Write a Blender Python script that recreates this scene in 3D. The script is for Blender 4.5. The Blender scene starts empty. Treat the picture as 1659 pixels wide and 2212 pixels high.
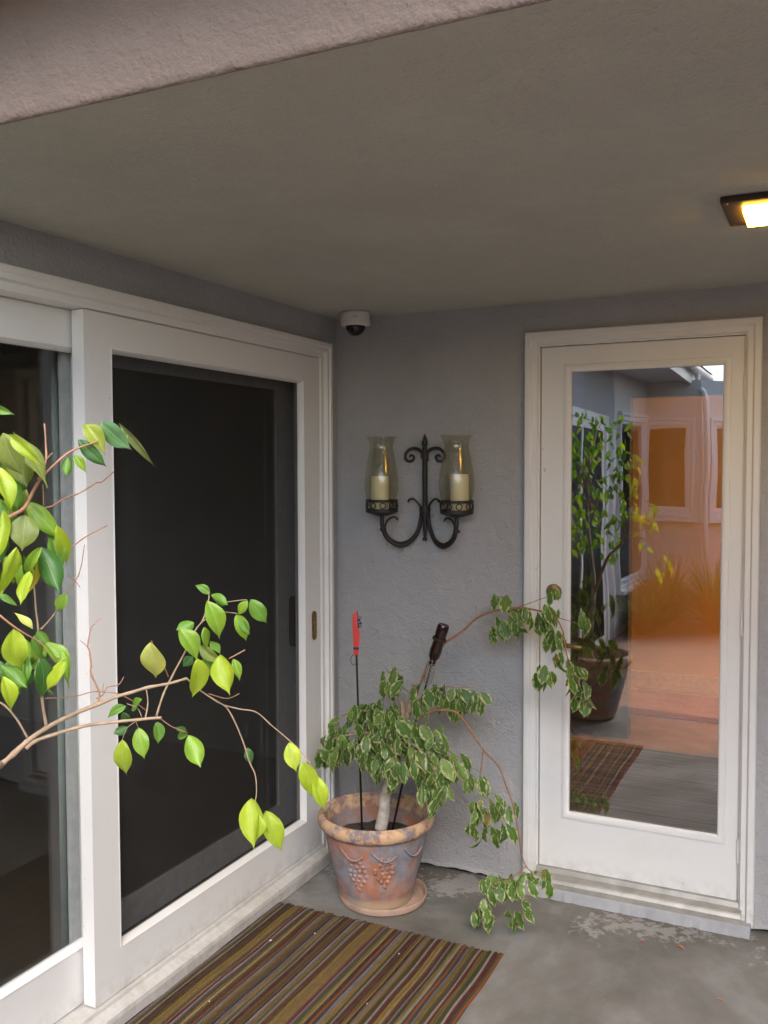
import bpy, bmesh, math, random
from mathutils import Vector, Matrix, Quaternion, noise
random.seed(7)
R = math.radians
S = bpy.context.scene
COL = S.collection

# ---------------------------------------------------------------- camera
CW, CH, CF = 1659.0, 2212.0, 2006.2
CAM = Vector((1.903, -3.4826, 1.6488))
YAW, PITCH, ROLL = 0.44984, -0.046465, -0.002964
_f = Vector((-math.sin(YAW)*math.cos(PITCH), math.cos(YAW)*math.cos(PITCH), math.sin(PITCH)))
_r0 = Vector((math.cos(YAW), math.sin(YAW), 0)); _u0 = _r0.cross(_f)
_r = _r0*math.cos(ROLL) + _u0*math.sin(ROLL); _u = -_r0*math.sin(ROLL) + _u0*math.cos(ROLL)
cd = bpy.data.cameras.new('camera'); cam = bpy.data.objects.new('camera', cd); COL.objects.link(cam)
cd.sensor_fit = 'HORIZONTAL'; cd.sensor_width = 36; cd.lens = 36*CF/CW
cd.clip_start = 0.05; cd.clip_end = 2000
M = Matrix.Identity(4)
for i in range(3):
    M[i][0], M[i][1], M[i][2], M[i][3] = _r[i], _u[i], -_f[i], CAM[i]
cam.matrix_world = M
S.camera = cam

# ---------------------------------------------------------------- light
SUN_EL, SUN_AZ = R(46), R(150)      # azimuth measured clockwise from +Y
w = bpy.data.worlds.new('World'); S.world = w; w.use_nodes = True
nt = w.node_tree; bg = nt.nodes['Background']
sky = nt.nodes.new('ShaderNodeTexSky'); sky.sky_type = 'NISHITA'; sky.sun_disc = False
sky.sun_elevation = SUN_EL; sky.sun_rotation = SUN_AZ; sky.air_density = 1.0; sky.dust_density = 2.2; sky.ozone_density = 1.0
nt.links.new(sky.outputs[0], bg.inputs[0]); bg.inputs[1].default_value = 0.15
sd = bpy.data.lights.new('sun', 'SUN'); sun = bpy.data.objects.new('sun', sd); COL.objects.link(sun)
sd.energy = .65; sd.angle = R(45); sd.color = (1.0, .985, .965)
sdir = Vector((math.sin(SUN_AZ)*math.cos(SUN_EL), math.cos(SUN_AZ)*math.cos(SUN_EL), math.sin(SUN_EL)))
sun.rotation_euler = sdir.to_track_quat('Z', 'Y').to_euler()
S.view_settings.view_transform = 'Standard'; S.view_settings.look = 'None'; S.view_settings.gamma = 1.0
S.view_settings.exposure = 2.08
S.cycles.max_bounces = 10; S.cycles.transparent_max_bounces = 24; S.cycles.diffuse_bounces = 6
S.cycles.glossy_bounces = 4; S.cycles.use_denoising = True
S.cycles.sample_clamp_indirect = 6.0

# ---------------------------------------------------------------- helpers
def ray(x, y): return _f + _r*((x-CW/2)/CF) - _u*((y-CH/2)/CF)
def at_depth(x, y, d): return CAM + ray(x, y)*d
def at_y(x, y, Y):
    k = ray(x, y); return CAM + k*((Y-CAM.y)/k.y)
def at_z(x, y, Z):
    k = ray(x, y); return CAM + k*((Z-CAM.z)/k.z)

class MB:
    def __init__(s): s.v = []; s.f = []; s.mi = []; s.uv = None
    def add(s, vs, fs, mi=0):
        o = len(s.v); s.v += [tuple(v) for v in vs]
        for f in fs: s.f.append(tuple(i+o for i in f)); s.mi.append(mi)
    def box(s, x0, x1, y0, y1, z0, z1, mi=0):
        s.add([(x0,y0,z0),(x1,y0,z0),(x1,y1,z0),(x0,y1,z0),(x0,y0,z1),(x1,y0,z1),(x1,y1,z1),(x0,y1,z1)],
              [(0,3,2,1),(4,5,6,7),(0,1,5,4),(1,2,6,5),(2,3,7,6),(3,0,4,7)], mi)
    def tube(s, pts, rad, n=8, mi=0, cap=True):
        P = [Vector(p) for p in pts]; N = len(P)
        if not hasattr(rad, '__len__'): rad = [rad]*N
        vs = []; ref = None
        for i, p in enumerate(P):
            t = (P[min(i+1,N-1)]-P[max(i-1,0)]).normalized()
            if ref is None:
                ref = t.orthogonal().normalized()
            ref = (ref - t*ref.dot(t)); 
            if ref.length < 1e-6: ref = t.orthogonal()
            ref.normalize(); b = t.cross(ref)
            for k in range(n):
                a = 2*math.pi*k/n
                vs.append(p + (ref*math.cos(a)+b*math.sin(a))*rad[i])
        fs = []
        for i in range(N-1):
            for k in range(n):
                fs.append((i*n+k, i*n+(k+1)%n, (i+1)*n+(k+1)%n, (i+1)*n+k))
        if cap: fs.append(tuple(range(n-1,-1,-1))); fs.append(tuple((N-1)*n+k for k in range(n)))
        s.add(vs, fs, mi)
    def lathe(s, prof, c=(0,0,0), n=40, mi=0, fn=None):
        vs = []; fs = []
        for (r, z) in prof:
            for k in range(n):
                a = 2*math.pi*k/n; rr = r
                if fn: rr = r + fn(a, z, r)
                vs.append((c[0]+rr*math.cos(a), c[1]+rr*math.sin(a), c[2]+z))
        for i in range(len(prof)-1):
            for k in range(n):
                fs.append((i*n+k, i*n+(k+1)%n, (i+1)*n+(k+1)%n, (i+1)*n+k))
        s.add(vs, fs, mi)
    def build(s, name, mat, parent=None, smooth=False, bevel=0, normals=True):
        me = bpy.data.meshes.new(name); me.from_pydata(s.v, [], s.f)
        mats = mat if isinstance(mat, (list, tuple)) else [mat]
        for m in mats: me.materials.append(m)
        if len(mats) > 1: me.polygons.foreach_set('material_index', s.mi)
        if normals:
            bm = bmesh.new(); bm.from_mesh(me); bmesh.ops.recalc_face_normals(bm, faces=bm.faces); 
            if bevel: bmesh.ops.bevel(bm, geom=bm.edges[:], offset=bevel, segments=2, affect='EDGES', profile=.6, clamp_overlap=True)
            bm.to_mesh(me); bm.free()
        if smooth:
            me.polygons.foreach_set('use_smooth', [True]*len(me.polygons))
            if smooth != 'all': me.set_sharp_from_angle(angle=R(40))
        o = bpy.data.objects.new(name, me); COL.objects.link(o)
        if parent: o.parent = parent; o.matrix_parent_inverse = parent.matrix_world.inverted()
        return o

def empty(name, loc=(0,0,0)):
    o = bpy.data.objects.new(name, None); o.location = loc; o.empty_display_size = .05; COL.objects.link(o)
    o.matrix_world = Matrix.Translation(loc); return o
def tag(o, label=None, cat=None, group=None, kind=None):
    if label: o['label'] = label
    if cat: o['category'] = cat
    if group: o['group'] = group
    if kind: o['kind'] = kind
    return o
def box(name, mat, parent, b, bevel=0, smooth=False):
    m = MB(); m.box(*b); return m.build(name, mat, parent, bevel=bevel, smooth=smooth or bool(bevel))
def spline(P, n=6):
    P = [Vector(p) for p in P]; out = []
    for i in range(len(P)-1):
        a = P[max(i-1,0)]; b = P[i]; c = P[i+1]; d = P[min(i+2,len(P)-1)]
        for k in range(n):
            t = k/n
            out.append(.5*((2*b)+(c-a)*t+(2*a-5*b+4*c-d)*t*t+(3*b-a-3*c+d)*t*t*t))
    out.append(P[-1]); return out

# ---------------------------------------------------------------- materials
class NM:
    def __init__(s, name):
        s.m = bpy.data.materials.new(name); s.m.use_nodes = True
        s.t = s.m.node_tree; s.n = s.t.nodes; s.b = s.n['Principled BSDF']; s.out = s.n['Material Output']
        s._c = None
    def node(s, typ, **kw):
        n = s.n.new(typ)
        for k, v in kw.items(): setattr(n, k, v)
        return n
    def link(s, a, b): s.t.links.new(a, b)
    def coord(s, which='Object'):
        if s._c is None: s._c = s.node('ShaderNodeTexCoord')
        return s._c.outputs[which]
    def noise(s, scale, detail=4, rough=.55, vec=None, dist=0):
        n = s.node('ShaderNodeTexNoise'); n.inputs['Scale'].default_value = scale; n.inputs['Detail'].default_value = detail
        n.inputs['Roughness'].default_value = rough; n.inputs['Distortion'].default_value = dist
        s.link(vec if vec is not None else s.coord(), n.inputs['Vector']); return n.outputs['Fac']
    def ramp(s, fac, stops):
        r = s.node('ShaderNodeValToRGB'); e = r.color_ramp.elements
        while len(e) < len(stops): e.new(.5)
        for i, (p, c) in enumerate(stops):
            e[i].position = p; e[i].color = (c, c, c, 1) if not hasattr(c, '__len__') else (*c[:3], 1)
        s.link(fac, r.inputs[0]); return r.outputs[0]
    def mix(s, fac, a, b, mode='MIX'):
        n = s.node('ShaderNodeMix', data_type='RGBA', blend_type=mode)
        for sock, v in ((0, fac), (6, a), (7, b)):
            if hasattr(v, 'is_linked') or hasattr(v, 'links'): s.link(v, n.inputs[sock])
            else: n.inputs[sock].default_value = v if sock == 0 else (*v[:3], 1)
        return n.outputs[2]
    def math(s, op, a, b=0.0):
        n = s.node('ShaderNodeMath', operation=op)
        for i, v in enumerate((a, b)):
            if hasattr(v, 'links'): s.link(v, n.inputs[i])
            else: n.inputs[i].default_value = v
        return n.outputs[0]
    def bump(s, h, strength=.3, dist=.01):
        n = s.node('ShaderNodeBump'); n.inputs['Strength'].default_value = strength; n.inputs['Distance'].default_value = dist
        s.link(h, n.inputs['Height']); s.link(n.outputs[0], s.b.inputs['Normal'])
    def set(s, color=None, rough=None, metal=None, spec=None):
        if color is not None:
            if hasattr(color, 'links'): s.link(color, s.b.inputs['Base Color'])
            else: s.b.inputs['Base Color'].default_value = (*color[:3], 1)
        if rough is not None:
            if hasattr(rough, 'links'): s.link(rough, s.b.inputs['Roughness'])
            else: s.b.inputs['Roughness'].default_value = rough
        if metal is not None: s.b.inputs['Metallic'].default_value = metal
        if spec is not None: s.b.inputs['Specular IOR Level'].default_value = spec
        return s

def plain(name, c, rough=.6, metal=0, var=.12, scale=30, bump=0, bdist=.002):
    m = NM(name); f = m.noise(scale, 5)
    a = tuple(x*(1-var) for x in c); b = tuple(min(1, x*(1+var)) for x in c)
    m.set(m.ramp(f, [(.3, a), (.7, b)]), rough, metal)
    if bump: m.bump(f, bump, bdist)
    return m.m

def stucco(name, c, grain=170, strength=.5):
    m = NM(name)
    big = m.noise(2.2, 5, .6); mid = m.noise(14, 4, .6)
    col = m.mix(m.ramp(big, [(.3, 0), (.75, 1)]), tuple(x*.90 for x in c), tuple(x*1.07 for x in c))
    col = m.mix(m.math('MULTIPLY', m.ramp(mid, [(.42, 1), (.6, 0)]), .22), col, tuple(x*.86 for x in c))
    m.set(col, .88, spec=.25)
    fine = m.noise(grain, 4, .65); trow = m.noise(22, 3, .5, dist=.6)
    h = m.math('ADD', m.math('MULTIPLY', fine, .6), m.math('MULTIPLY', trow, .9))
    m.bump(h, strength, .012)
    return m.m

WALL = stucco('wall_stucco', (.402, .402, .408), 100, .85)
CEIL = stucco('ceiling_stucco', (.54, .54, .475), 100, 1.0)
FASC = stucco('fascia_stucco_light_tinted', (.19, .145, .120), 100, .7)  # darkened and pinkened so the base colour carries the dim, warm light
BEIGE = stucco('wing_stucco', (.66, .63, .60))

def white_paint(name, c=(.70,.70,.69), dirt=.25):
    m = NM(name)
    n1 = m.noise(5, 6, .65); n2 = m.noise(60, 3)
    d = m.math('MULTIPLY', m.ramp(n1, [(.52, 0), (.8, 1)]), dirt)
    col = m.mix(d, c, tuple(x*y for x, y in zip(c, (.74,.70,.64))))
    spk = m.math('MULTIPLY', m.ramp(m.noise(38, 2, .4), [(.76, 0), (.80, 1)]), .5)
    col = m.mix(spk, col, (.33,.28,.22))
    sz = m.node('ShaderNodeSeparateXYZ'); m.link(m.coord(), sz.inputs[0])
    lowz = m.ramp(sz.outputs[2], [(.03, 1), (.16, 0)])
    col = m.mix(m.math('MULTIPLY', lowz, m.ramp(m.noise(19, 6, .7), [(.42, 0), (.66, .75)])), col, (.34,.31,.27))
    m.set(col, .42, spec=.4); m.bump(n2, .08, .002); return m.m
WHITE = white_paint('white_paint')
WHITE_D = white_paint('white_paint_dirty', (.50,.49,.47), .85)

def concrete():
    m = NM('patio_concrete')
    n1 = m.noise(1.6, 6, .62, dist=.4); n2 = m.noise(9, 6, .7); n3 = m.noise(120, 3, .6)
    c = m.ramp(n1, [(.34, (.06,.057,.047)), (.47, (.125,.124,.115)), (.64, (.235,.235,.23))])
    c = m.mix(m.math('MULTIPLY', m.ramp(n2, [(.35, 1), (.58, 0)]), .55), c, (.13,.115,.09))
    c = m.mix(m.math('MULTIPLY', n3, .35), c, (.19,.185,.175))
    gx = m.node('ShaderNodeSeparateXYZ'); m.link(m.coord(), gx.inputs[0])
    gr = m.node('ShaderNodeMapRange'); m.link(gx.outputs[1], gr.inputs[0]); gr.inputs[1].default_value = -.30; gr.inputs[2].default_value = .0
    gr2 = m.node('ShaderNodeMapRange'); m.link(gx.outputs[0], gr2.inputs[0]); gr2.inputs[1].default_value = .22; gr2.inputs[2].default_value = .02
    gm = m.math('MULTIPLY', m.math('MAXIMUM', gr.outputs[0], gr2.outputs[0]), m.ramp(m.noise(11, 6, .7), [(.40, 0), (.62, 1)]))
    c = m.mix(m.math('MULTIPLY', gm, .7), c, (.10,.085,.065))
    pit = m.ramp(m.noise(75, 3, .6), [(.66, 0), (.72, 1)])
    c = m.mix(m.math('MULTIPLY', pit, .35), c, (.12,.11,.10))
    # old splashes of pale paint, mostly along the foot of the rear wall
    sx = m.node('ShaderNodeSeparateXYZ'); m.link(m.coord(), sx.inputs[0])
    near = m.node('ShaderNodeMapRange'); m.link(sx.outputs[1], near.inputs[0])
    near.inputs[1].default_value = -.62; near.inputs[2].default_value = -.12; near.inputs[3].default_value = -.28; near.inputs[4].default_value = .055
    sp = m.math('ADD', m.noise(26, 6, .7), near.outputs[0])
    sp2 = m.math('ADD', m.noise(2.4, 2, .5), sp)
    c = m.mix(m.math('MULTIPLY', m.ramp(sp2, [(1.10, 0), (1.13, 1)]), .7) if False else m.math('MULTIPLY', m.ramp(m.math('SUBTRACT', sp2, .5), [(.64, 0), (.70, 1)]), .42), c, (.44,.435,.43))
    m.set(c, m.ramp(n2, [(.3, .55), (.7, .8)]), spec=.35)
    m.bump(m.math('ADD', m.math('MULTIPLY', n3, .5), n2), .25, .004); return m.m
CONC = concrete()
CURB = plain('curb_paint', (.32,.33,.345), .7, var=.14, scale=9, bump=.2)
ALU = plain('threshold_aluminium', (.40,.385,.35), .42, .55, var=.2, scale=14)

def glass(name, tint=(1,1,1), refl=1.0, rough=0.0):
    m = NM(name); m.n.remove(m.b)
    g = m.node('ShaderNodeNewGeometry'); d = m.node('ShaderNodeVectorMath', operation='DOT_PRODUCT')
    m.link(g.outputs['Normal'], d.inputs[0]); m.link(g.outputs['Incoming'], d.inputs[1])
    c = m.math('ABSOLUTE', d.outputs['Value'])
    p = m.math('POWER', m.math('SUBTRACT', 1.0, c), 5.0)
    F = m.math('MULTIPLY', m.math('ADD', m.math('MULTIPLY', p, .96), .042), refl)
    tr = m.node('ShaderNodeBsdfTransparent'); tr.inputs[0].default_value = (*tint, 1)
    gl = m.node('ShaderNodeBsdfGlossy'); gl.inputs['Roughness'].default_value = rough; gl.inputs[0].default_value = (1,1,1,1)
    mx = m.node('ShaderNodeMixShader'); m.link(F, mx.inputs[0]); m.link(tr.outputs[0], mx.inputs[1]); m.link(gl.outputs[0], mx.inputs[2])
    m.link(mx.outputs[0], m.out.inputs[0])
    # faint waviness of the pane
    b = m.node('ShaderNodeBump'); b.inputs['Strength'].default_value = .05; b.inputs['Distance'].default_value = .02
    m.link(m.noise(3.0, 1, .4), b.inputs['Height']); m.link(b.outputs[0], gl.inputs['Normal'])
    return m.m
GLASS = glass('window_glass', (.93,.945,.935), .9)
GLASS_DOOR = glass('door_glass', (.96,.965,.95), 4.4)
GLASS_AMB = glass('smoky_hurricane_glass', (.93,.925,.88), .8, .16)
DOME = NM('dome_plastic').set((.012,.012,.014), .12).m

IRON = plain('wrought_iron', (.028,.024,.021), .55, .35, var=.35, scale=60, bump=.25, bdist=.002)
BRASS = plain('aged_brass', (.26,.18,.075), .42, .85, var=.35, scale=70, bump=.15)
BRONZE = plain('dark_handle', (.045,.038,.034), .5, .2)
PLASTIC = plain('camera_plastic', (.62,.60,.57), .45, var=.05)
WAX = NM('candle_wax'); WAX.set((.80,.73,.50), .5)
WAX.b.inputs['Subsurface Weight'].default_value = .35; WAX.b.inputs['Subsurface Radius'].default_value = (.012,.008,.004); WAX = WAX.m
DARKWOOD = plain('dark_room_floor', (.07,.055,.045), .5, scale=8)
ROOMWALL = plain('dim_room_wall', (.27,.28,.26), .9, scale=3)
HALLWALL = plain('hall_wall', (.30,.275,.25), .9, scale=3)
ORANGE = plain('orange_wall_paint', (.70,.42,.16), .8, var=.06, scale=3)
REDRUG = plain('red_rug', (.36,.10,.03), .95, var=.3, scale=60, bump=.3)
OAK = plain('oak_floor', (.45,.22,.10), .45, var=.2, scale=9)

# ---------------------------------------------------------------- ground
g = MB()
def hgrid(m, x0, x1, y0, y1, z, nx=1, ny=1):
    vs = [(x0+(x1-x0)*i/nx, y0+(y1-y0)*j/ny, z) for j in range(ny+1) for i in range(nx+1)]
    fs = [(j*(nx+1)+i, j*(nx+1)+i+1, (j+1)*(nx+1)+i+1, (j+1)*(nx+1)+i) for j in range(ny) for i in range(nx)]
    m.add(vs, fs)
hgrid(g, -400, 400, -400, 400, -.03)
tag(g.build('ground', plain('soil_ground', (.13,.11,.085), .95, var=.3, scale=6)), kind='structure')
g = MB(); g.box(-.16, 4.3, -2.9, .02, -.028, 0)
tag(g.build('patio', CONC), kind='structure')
BP = NM('brick_paving'); bt_ = BP.node('ShaderNodeTexBrick'); BP.link(BP.coord(), bt_.inputs['Vector']); bt_.inputs['Scale'].default_value = 4.4
bt_.inputs['Color1'].default_value = (.42,.25,.175,1); bt_.inputs['Color2'].default_value = (.35,.20,.14,1); bt_.inputs['Mortar'].default_value = (.34,.28,.23,1); bt_.inputs['Mortar Size'].default_value = .015
BP.set(bt_.outputs[0], .85); BP.bump(bt_.outputs['Fac'], -.4, .004)
g = MB(); g.box(-.16, 4.3, -7.0, -2.904, -.028, -.006)
tag(g.build('brick_paving', BP.m), kind='structure')

# ---------------------------------------------------------------- house
HC = 2.28
house = empty('house', (0,0,0))
tag(house, 'grey stucco house wrapped round the covered entry corner', 'house')
def ragged_wall(name, mat, parent, kind, a0, a1, z1, back, label=None):
    """wall slab with an uneven lower stucco edge. kind x: along X facing -Y; y: along Y facing +X"""
    m = MB(); n = max(2, int((a1-a0)/.012)); vs = []; fs = []
    for i in range(n+1):
        a = a0+(a1-a0)*i/n
        zb = .010 + .010*noise.noise(Vector((a*23, 3.1, 0))) + .006*noise.noise(Vector((a*90, 7.7, 0)))
        zb = max(.003, zb)
        for (d, z) in ((0, z1), (0, zb+.02), (-.004, zb+.006), (.004, zb), (back, zb), (back, z1)):
            vs.append((a, d, z) if kind == 'x' else (-d, a, z))
    for i in range(n):
        for k in range(5): fs.append((i*6+k, i*6+k+1, (i+1)*6+k+1, (i+1)*6+k))
        fs.append((i*6+5, i*6, (i+1)*6, (i+1)*6+5))
    m.add(vs, fs); m.f += [tuple(range(6)), tuple(n*6+k for k in range(5,-1,-1))]; m.mi += [0, 0]
    o = m.build(name, mat, parent)
    if label: o['label'] = label
    return o
ragged_wall('wall', WALL, house, 'x', 0, .868, HC, .16, 'rear wall between the corner and the glazed door')
ragged_wall('wall', WALL, house, 'x', 1.642, 4.2, HC, .16, 'rear wall right of the glazed door')
m = MB(); m.box(.868, 1.642, 0, .16, 2.138, HC); m.build('wall', WALL, house)['label'] = 'strip of rear wall above the door'
ragged_wall('wall', WALL, house, 'y', -.118, 0, HC, .16, 'narrow wall strip between sliding door and corner')
m = MB(); m.box(-.16, 0, -2.92, -.118, 2.135, HC); m.build('wall', WALL, house)['label'] = 'strip of side wall above the sliding door'
m = MB(); m.box(-.16, 0, -5.5, -2.92, 0, 2.6); m.build('wall', WALL, house)['label'] = 'side wall beyond the sliding door'
m = MB(); m.box(-.16, 4.2, -2.226, .16, HC, HC+.2); m.build('ceiling', CEIL, house)['label'] = 'porch ceiling of rough grey-green stucco'
# fascia beam closing the porch roof, with a soft stucco arris
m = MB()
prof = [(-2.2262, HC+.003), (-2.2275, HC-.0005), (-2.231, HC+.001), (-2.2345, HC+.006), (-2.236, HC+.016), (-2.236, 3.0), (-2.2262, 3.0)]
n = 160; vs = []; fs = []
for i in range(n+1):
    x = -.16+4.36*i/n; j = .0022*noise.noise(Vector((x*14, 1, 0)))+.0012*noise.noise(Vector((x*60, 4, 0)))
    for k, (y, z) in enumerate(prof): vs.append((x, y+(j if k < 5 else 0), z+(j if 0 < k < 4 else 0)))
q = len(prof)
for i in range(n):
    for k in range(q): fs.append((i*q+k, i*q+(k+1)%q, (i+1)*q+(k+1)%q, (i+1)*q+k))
m.add(vs, fs); m.build('fascia', FASC, house, smooth=True)['label'] = 'stucco face of the porch roof edge, warm light tinted into its colour'
m = MB(); m.box(-.3, 4.3, -2.48, .3, 3.001, 3.06); m.build('roof', plain('roof_felt', (.12,.11,.10), .9), house)
m = MB(); m.box(-.16, 4.2, -2.42, -2.2385, 2.57, 2.61); m.build('soffit', FASC, house)  # unseen eave overhang, added to shade the fascia below
m = MB(); m.box(-.16, 4.2, -2.46, -2.422, 2.53, 3.0); m.build('eaves_board', WHITE, house)  # unseen front board of the added shading overhang
# far side of the courtyard
m = MB(); m.box(4.2, 4.36, -9, .16, 0, 2.28); m.build('wall', WALL, house)['label'] = 'courtyard wall on the right side'

def frame_sweep(m, P, a0, a1, z0, z1, prof, closed):
    """sweep profile [(inset, proud)] round a rectangle; open = no bottom member"""
    vs = []; fs = []; q = len(prof)
    for (i, d) in prof:
        zb = z0+i if closed else z0
        vs += [P(a0+i, zb, d), P(a0+i, z1-i, d), P(a1-i, z1-i, d), P(a1-i, zb, d)]
    for k in range(q-1):
        for c in range(4 if closed else 3):
            e = (c+1) % 4
            fs.append((k*4+c, k*4+e, (k+1)*4+e, (k+1)*4+c))
    if not closed:
        fs.append(tuple(k*4 for k in range(q))); fs.append(tuple(k*4+3 for k in range(q)))
    m.add(vs, fs)
PX = lambda a, z, d: (a, -d, z)      # rear wall
PY = lambda a, z, d: (d, a, z)       # side wall

# ---------------------------------------------------------------- glazed entry door in the rear wall
door = empty('glazed_door', (1.26, 0, 0))
tag(door, 'white full-glass entry door in the rear wall, orange room showing through', 'door')
m = MB(); frame_sweep(m, PX, .833, 1.678, .022, 2.167, [(0,-.004),(0,.026),(.004,.030),(.022,.030),(.026,.026),(.028,.018),(.046,.018),(.049,.014),(.050,.002),(.054,.002),(.055,-.045),(.035,-.046)], False)
m.build('casing', WHITE, door, smooth=True)
m = MB(); frame_sweep(m, PX, .833, 1.678, .097, 2.167, [(.056,-.03),(.056,-.014),(.062,-.014),(.062,-.03)], False); m.build('door_stop', WHITE, door)
leaf = empty('door_leaf', (1.26, 0, .1)); leaf.parent = door; leaf.matrix_parent_inverse = door.matrix_world.inverted()
LY0, LY1 = .006, .05
GX0, GX1, GZ0, GZ1 = 1.006, 1.549, .322, 2.013
box('stile', WHITE, leaf, (.892, GX0-.012, LY0, LY1, .097, 2.108))
box('stile', WHITE, leaf, (GX1+.012, 1.618, LY0, LY1, .097, 2.108))
box('rail', WHITE, leaf, (GX0-.012, GX1+.012, LY0, LY1, GZ1+.012, 2.108))
box('rail', WHITE, leaf, (GX0-.012, GX1+.012, LY0, LY1, .097, GZ0-.012))
m = MB(); frame_sweep(m, PX, GX0-.028, GX1+.028, GZ0-.028, GZ1+.028, [(0,-.007),(.002,-.002),(.008,0.0),(.022,-.004),(.028,-.012),(.028,-.02)], True)
m.build('glazing_bead', WHITE, leaf, smooth=True)
box('glass_pane', GLASS_DOOR, leaf, (GX0-.011, GX1+.011, .019, .025, GZ0-.011, GZ1+.011))
# threshold and painted curb
m = MB(); prof = [(.05,.096),(.0,.096),(-.006,.094),(-.012,.078),(-.040,.070),(-.042,.074),(-.047,.074),(-.049,.068),(-.056,.058),(-.058,.040),(.05,.040)]
vs = [(x, y, z) for x in (.872, 1.638) for (y, z) in prof]; q = len(prof)
m.add(vs, [(k, (k+1)%q, q+(k+1)%q, q+k) for k in range(q)]+[tuple(range(q)), tuple(range(2*q-1, q-1, -1))])
m.build('threshold', ALU, door)
m = MB(); n = 60; vs = []; fs = []
for i in range(n+1):
    x = .852+.818*i/n; j = .004*noise.noise(Vector((x*30, 0, 5)))
    for (y, z) in ((.04,.0395),(-.058+j,.0395),(-.066+j,.034),(-.074+j*2,.001+abs(j)),(.04,.001)): vs.append((x, y, z))
for i in range(n):
    for k in range(4): fs.append((i*5+k, i*5+k+1, (i+1)*5+k+1, (i+1)*5+k))
m.add(vs, fs+[tuple(range(5)), tuple(n*5+k for k in range(5))]); m.build('curb', CURB, door)
# deadbolt, lever, hinges
p = at_y(1196, 1279, -.0)
m = MB(); m.lathe([(.0,0),(.030,0),(.031,.004),(.027,.010),(.016,.012),(.016,.017),(.0,.017)], n=28)
db = m.build('deadbolt', BRASS, door, smooth=True); db.matrix_world = Matrix.Translation((p.x, LY0, p.z)) @ Matrix.Rotation(R(90), 4, 'X')
p2 = at_y(1208, 1388, -.0)
m = MB(); m.lathe([(.0,0),(.027,0),(.028,.004),(.022,.009),(.012,.010),(.011,.04),(.0,.042)], n=28)
lv = m.build('lever_handle', BRASS, door, smooth=True); lv.matrix_world = Matrix.Translation((p2.x, LY0, p2.z)) @ Matrix.Rotation(R(90), 4, 'X')
m = MB(); m.tube(spline([(p2.x-.006, -.042, p2.z), (p2.x+.03, -.050, p2.z+.001), (p2.x+.075, -.050, p2.z-.002), (p2.x+.098, -.046, p2.z-.004)], 4), [.009]*9+[.0085,.008,.0075,.006], 10)
lever = m.build('lever_arm', BRASS, lv, smooth=True)
for z in (.28, 1.1, 1.93):
    m = MB(); m.tube([(1.6215, -.002, z-.045), (1.6215, -.002, z+.045)], .0035, 8); m.build('hinge', WHITE, door, smooth=True)

# ---------------------------------------------------------------- sliding patio door in the side wall
SCR = NM('insect_screen'); SCR.b.inputs['Base Color'].default_value = (.022,.021,.020,1)
tr = SCR.node('ShaderNodeBsdfTransparent'); mx = SCR.node('ShaderNodeMixShader'); mx.inputs[0].default_value = .40
SCR.link(tr.outputs[0], mx.inputs[1]); SCR.link(SCR.b.outputs[0], mx.inputs[2]); SCR.link(mx.outputs[0], SCR.out.inputs[0]); SCR.b.inputs['Roughness'].default_value = .9
sl = empty('sliding_door', (0, -1.5, 0))
tag(sl, 'white framed sliding patio door with dark glass on the left wall', 'sliding door')
m = MB(); frame_sweep(m, PY, -2.965, -.083, .0, 2.167, [(0,-.004),(0,.024),(.003,.028),(.018,.028),(.022,.022),(.036,.022),(.039,.014),(.040,.006),(.062,.006),(.064,0.0),(.066,-.10),(.035,-.11)], False)
m.build('casing', WHITE, sl, smooth=True)
def sash(x0, x1, y0, y1, z0, z1, gy0, gy1, gz0, gz1, gx, label, pane='glass_pane', pmat=GLASS):
    s = empty('sliding_panel', (x1, (y0+y1)/2, z0)); s.parent = sl; s.matrix_parent_inverse = sl.matrix_world.inverted(); s['label'] = label
    e = .010
    box('stile', WHITE, s, (x0, x1, y0, gy0-e, z0, z1)); box('stile', WHITE, s, (x0, x1, gy1+e, y1, z0, z1))
    box('rail', WHITE, s, (x0, x1, gy0-e, gy1+e, gz1+e, z1)); box('rail', WHITE, s, (x0, x1, gy0-e, gy1+e, z0, gz0-e))
    m = MB(); frame_sweep(m, PY, gy0-.014, gy1+.014, gz0-.014, gz1+.014, [(0, x1-.004), (.0, x1+.001), (.003, x1+.002), (.006, x1-.003), (.014, x1-.014), (.014, gx)], True)
    m.build('glazing_bead', WHITE, s, smooth=True)
    box(pane, pmat, s, (gx-.006, gx, gy0-.009, gy1+.009, gz0-.009, gz1+.009))
    return s
pr = sash(-.044, 0, -1.480, -.150, .084, 2.100, -1.358, -.286, .226, 1.990, -.024, 'right-hand screen panel with matte black insect mesh', 'insect_mesh', SCR.m)
pl = sash(-.100, -.054, -2.86, -1.335, .084, 2.100, -2.74, -1.440, .262, 1.984, -.080, 'left-hand panel set further back')
m = MB(); frame_sweep(m, PY, -1.482, -.149, .082, 2.102, [(0, -.046), (0, -.0465), (.002, -.047)], True)
# track sill
m = MB(); prof = [(-.14,.080),(-.05,.080),(-.004,.080),(.006,.076),(.010,.066),(.030,.058),(.040,.052),(.043,.040),(.043,.004),(-.14,.004)]; q = len(prof)
vs = [(x, y, z) for y in (-2.965, -.149) for (x, z) in prof]
m.add(vs, [(k, (k+1)%q, q+(k+1)%q, q+k) for k in range(q)]+[tuple(range(q)), tuple(range(2*q-1, q-1, -1))]); m.build('track_sill', WHITE_D, sl)
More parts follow.
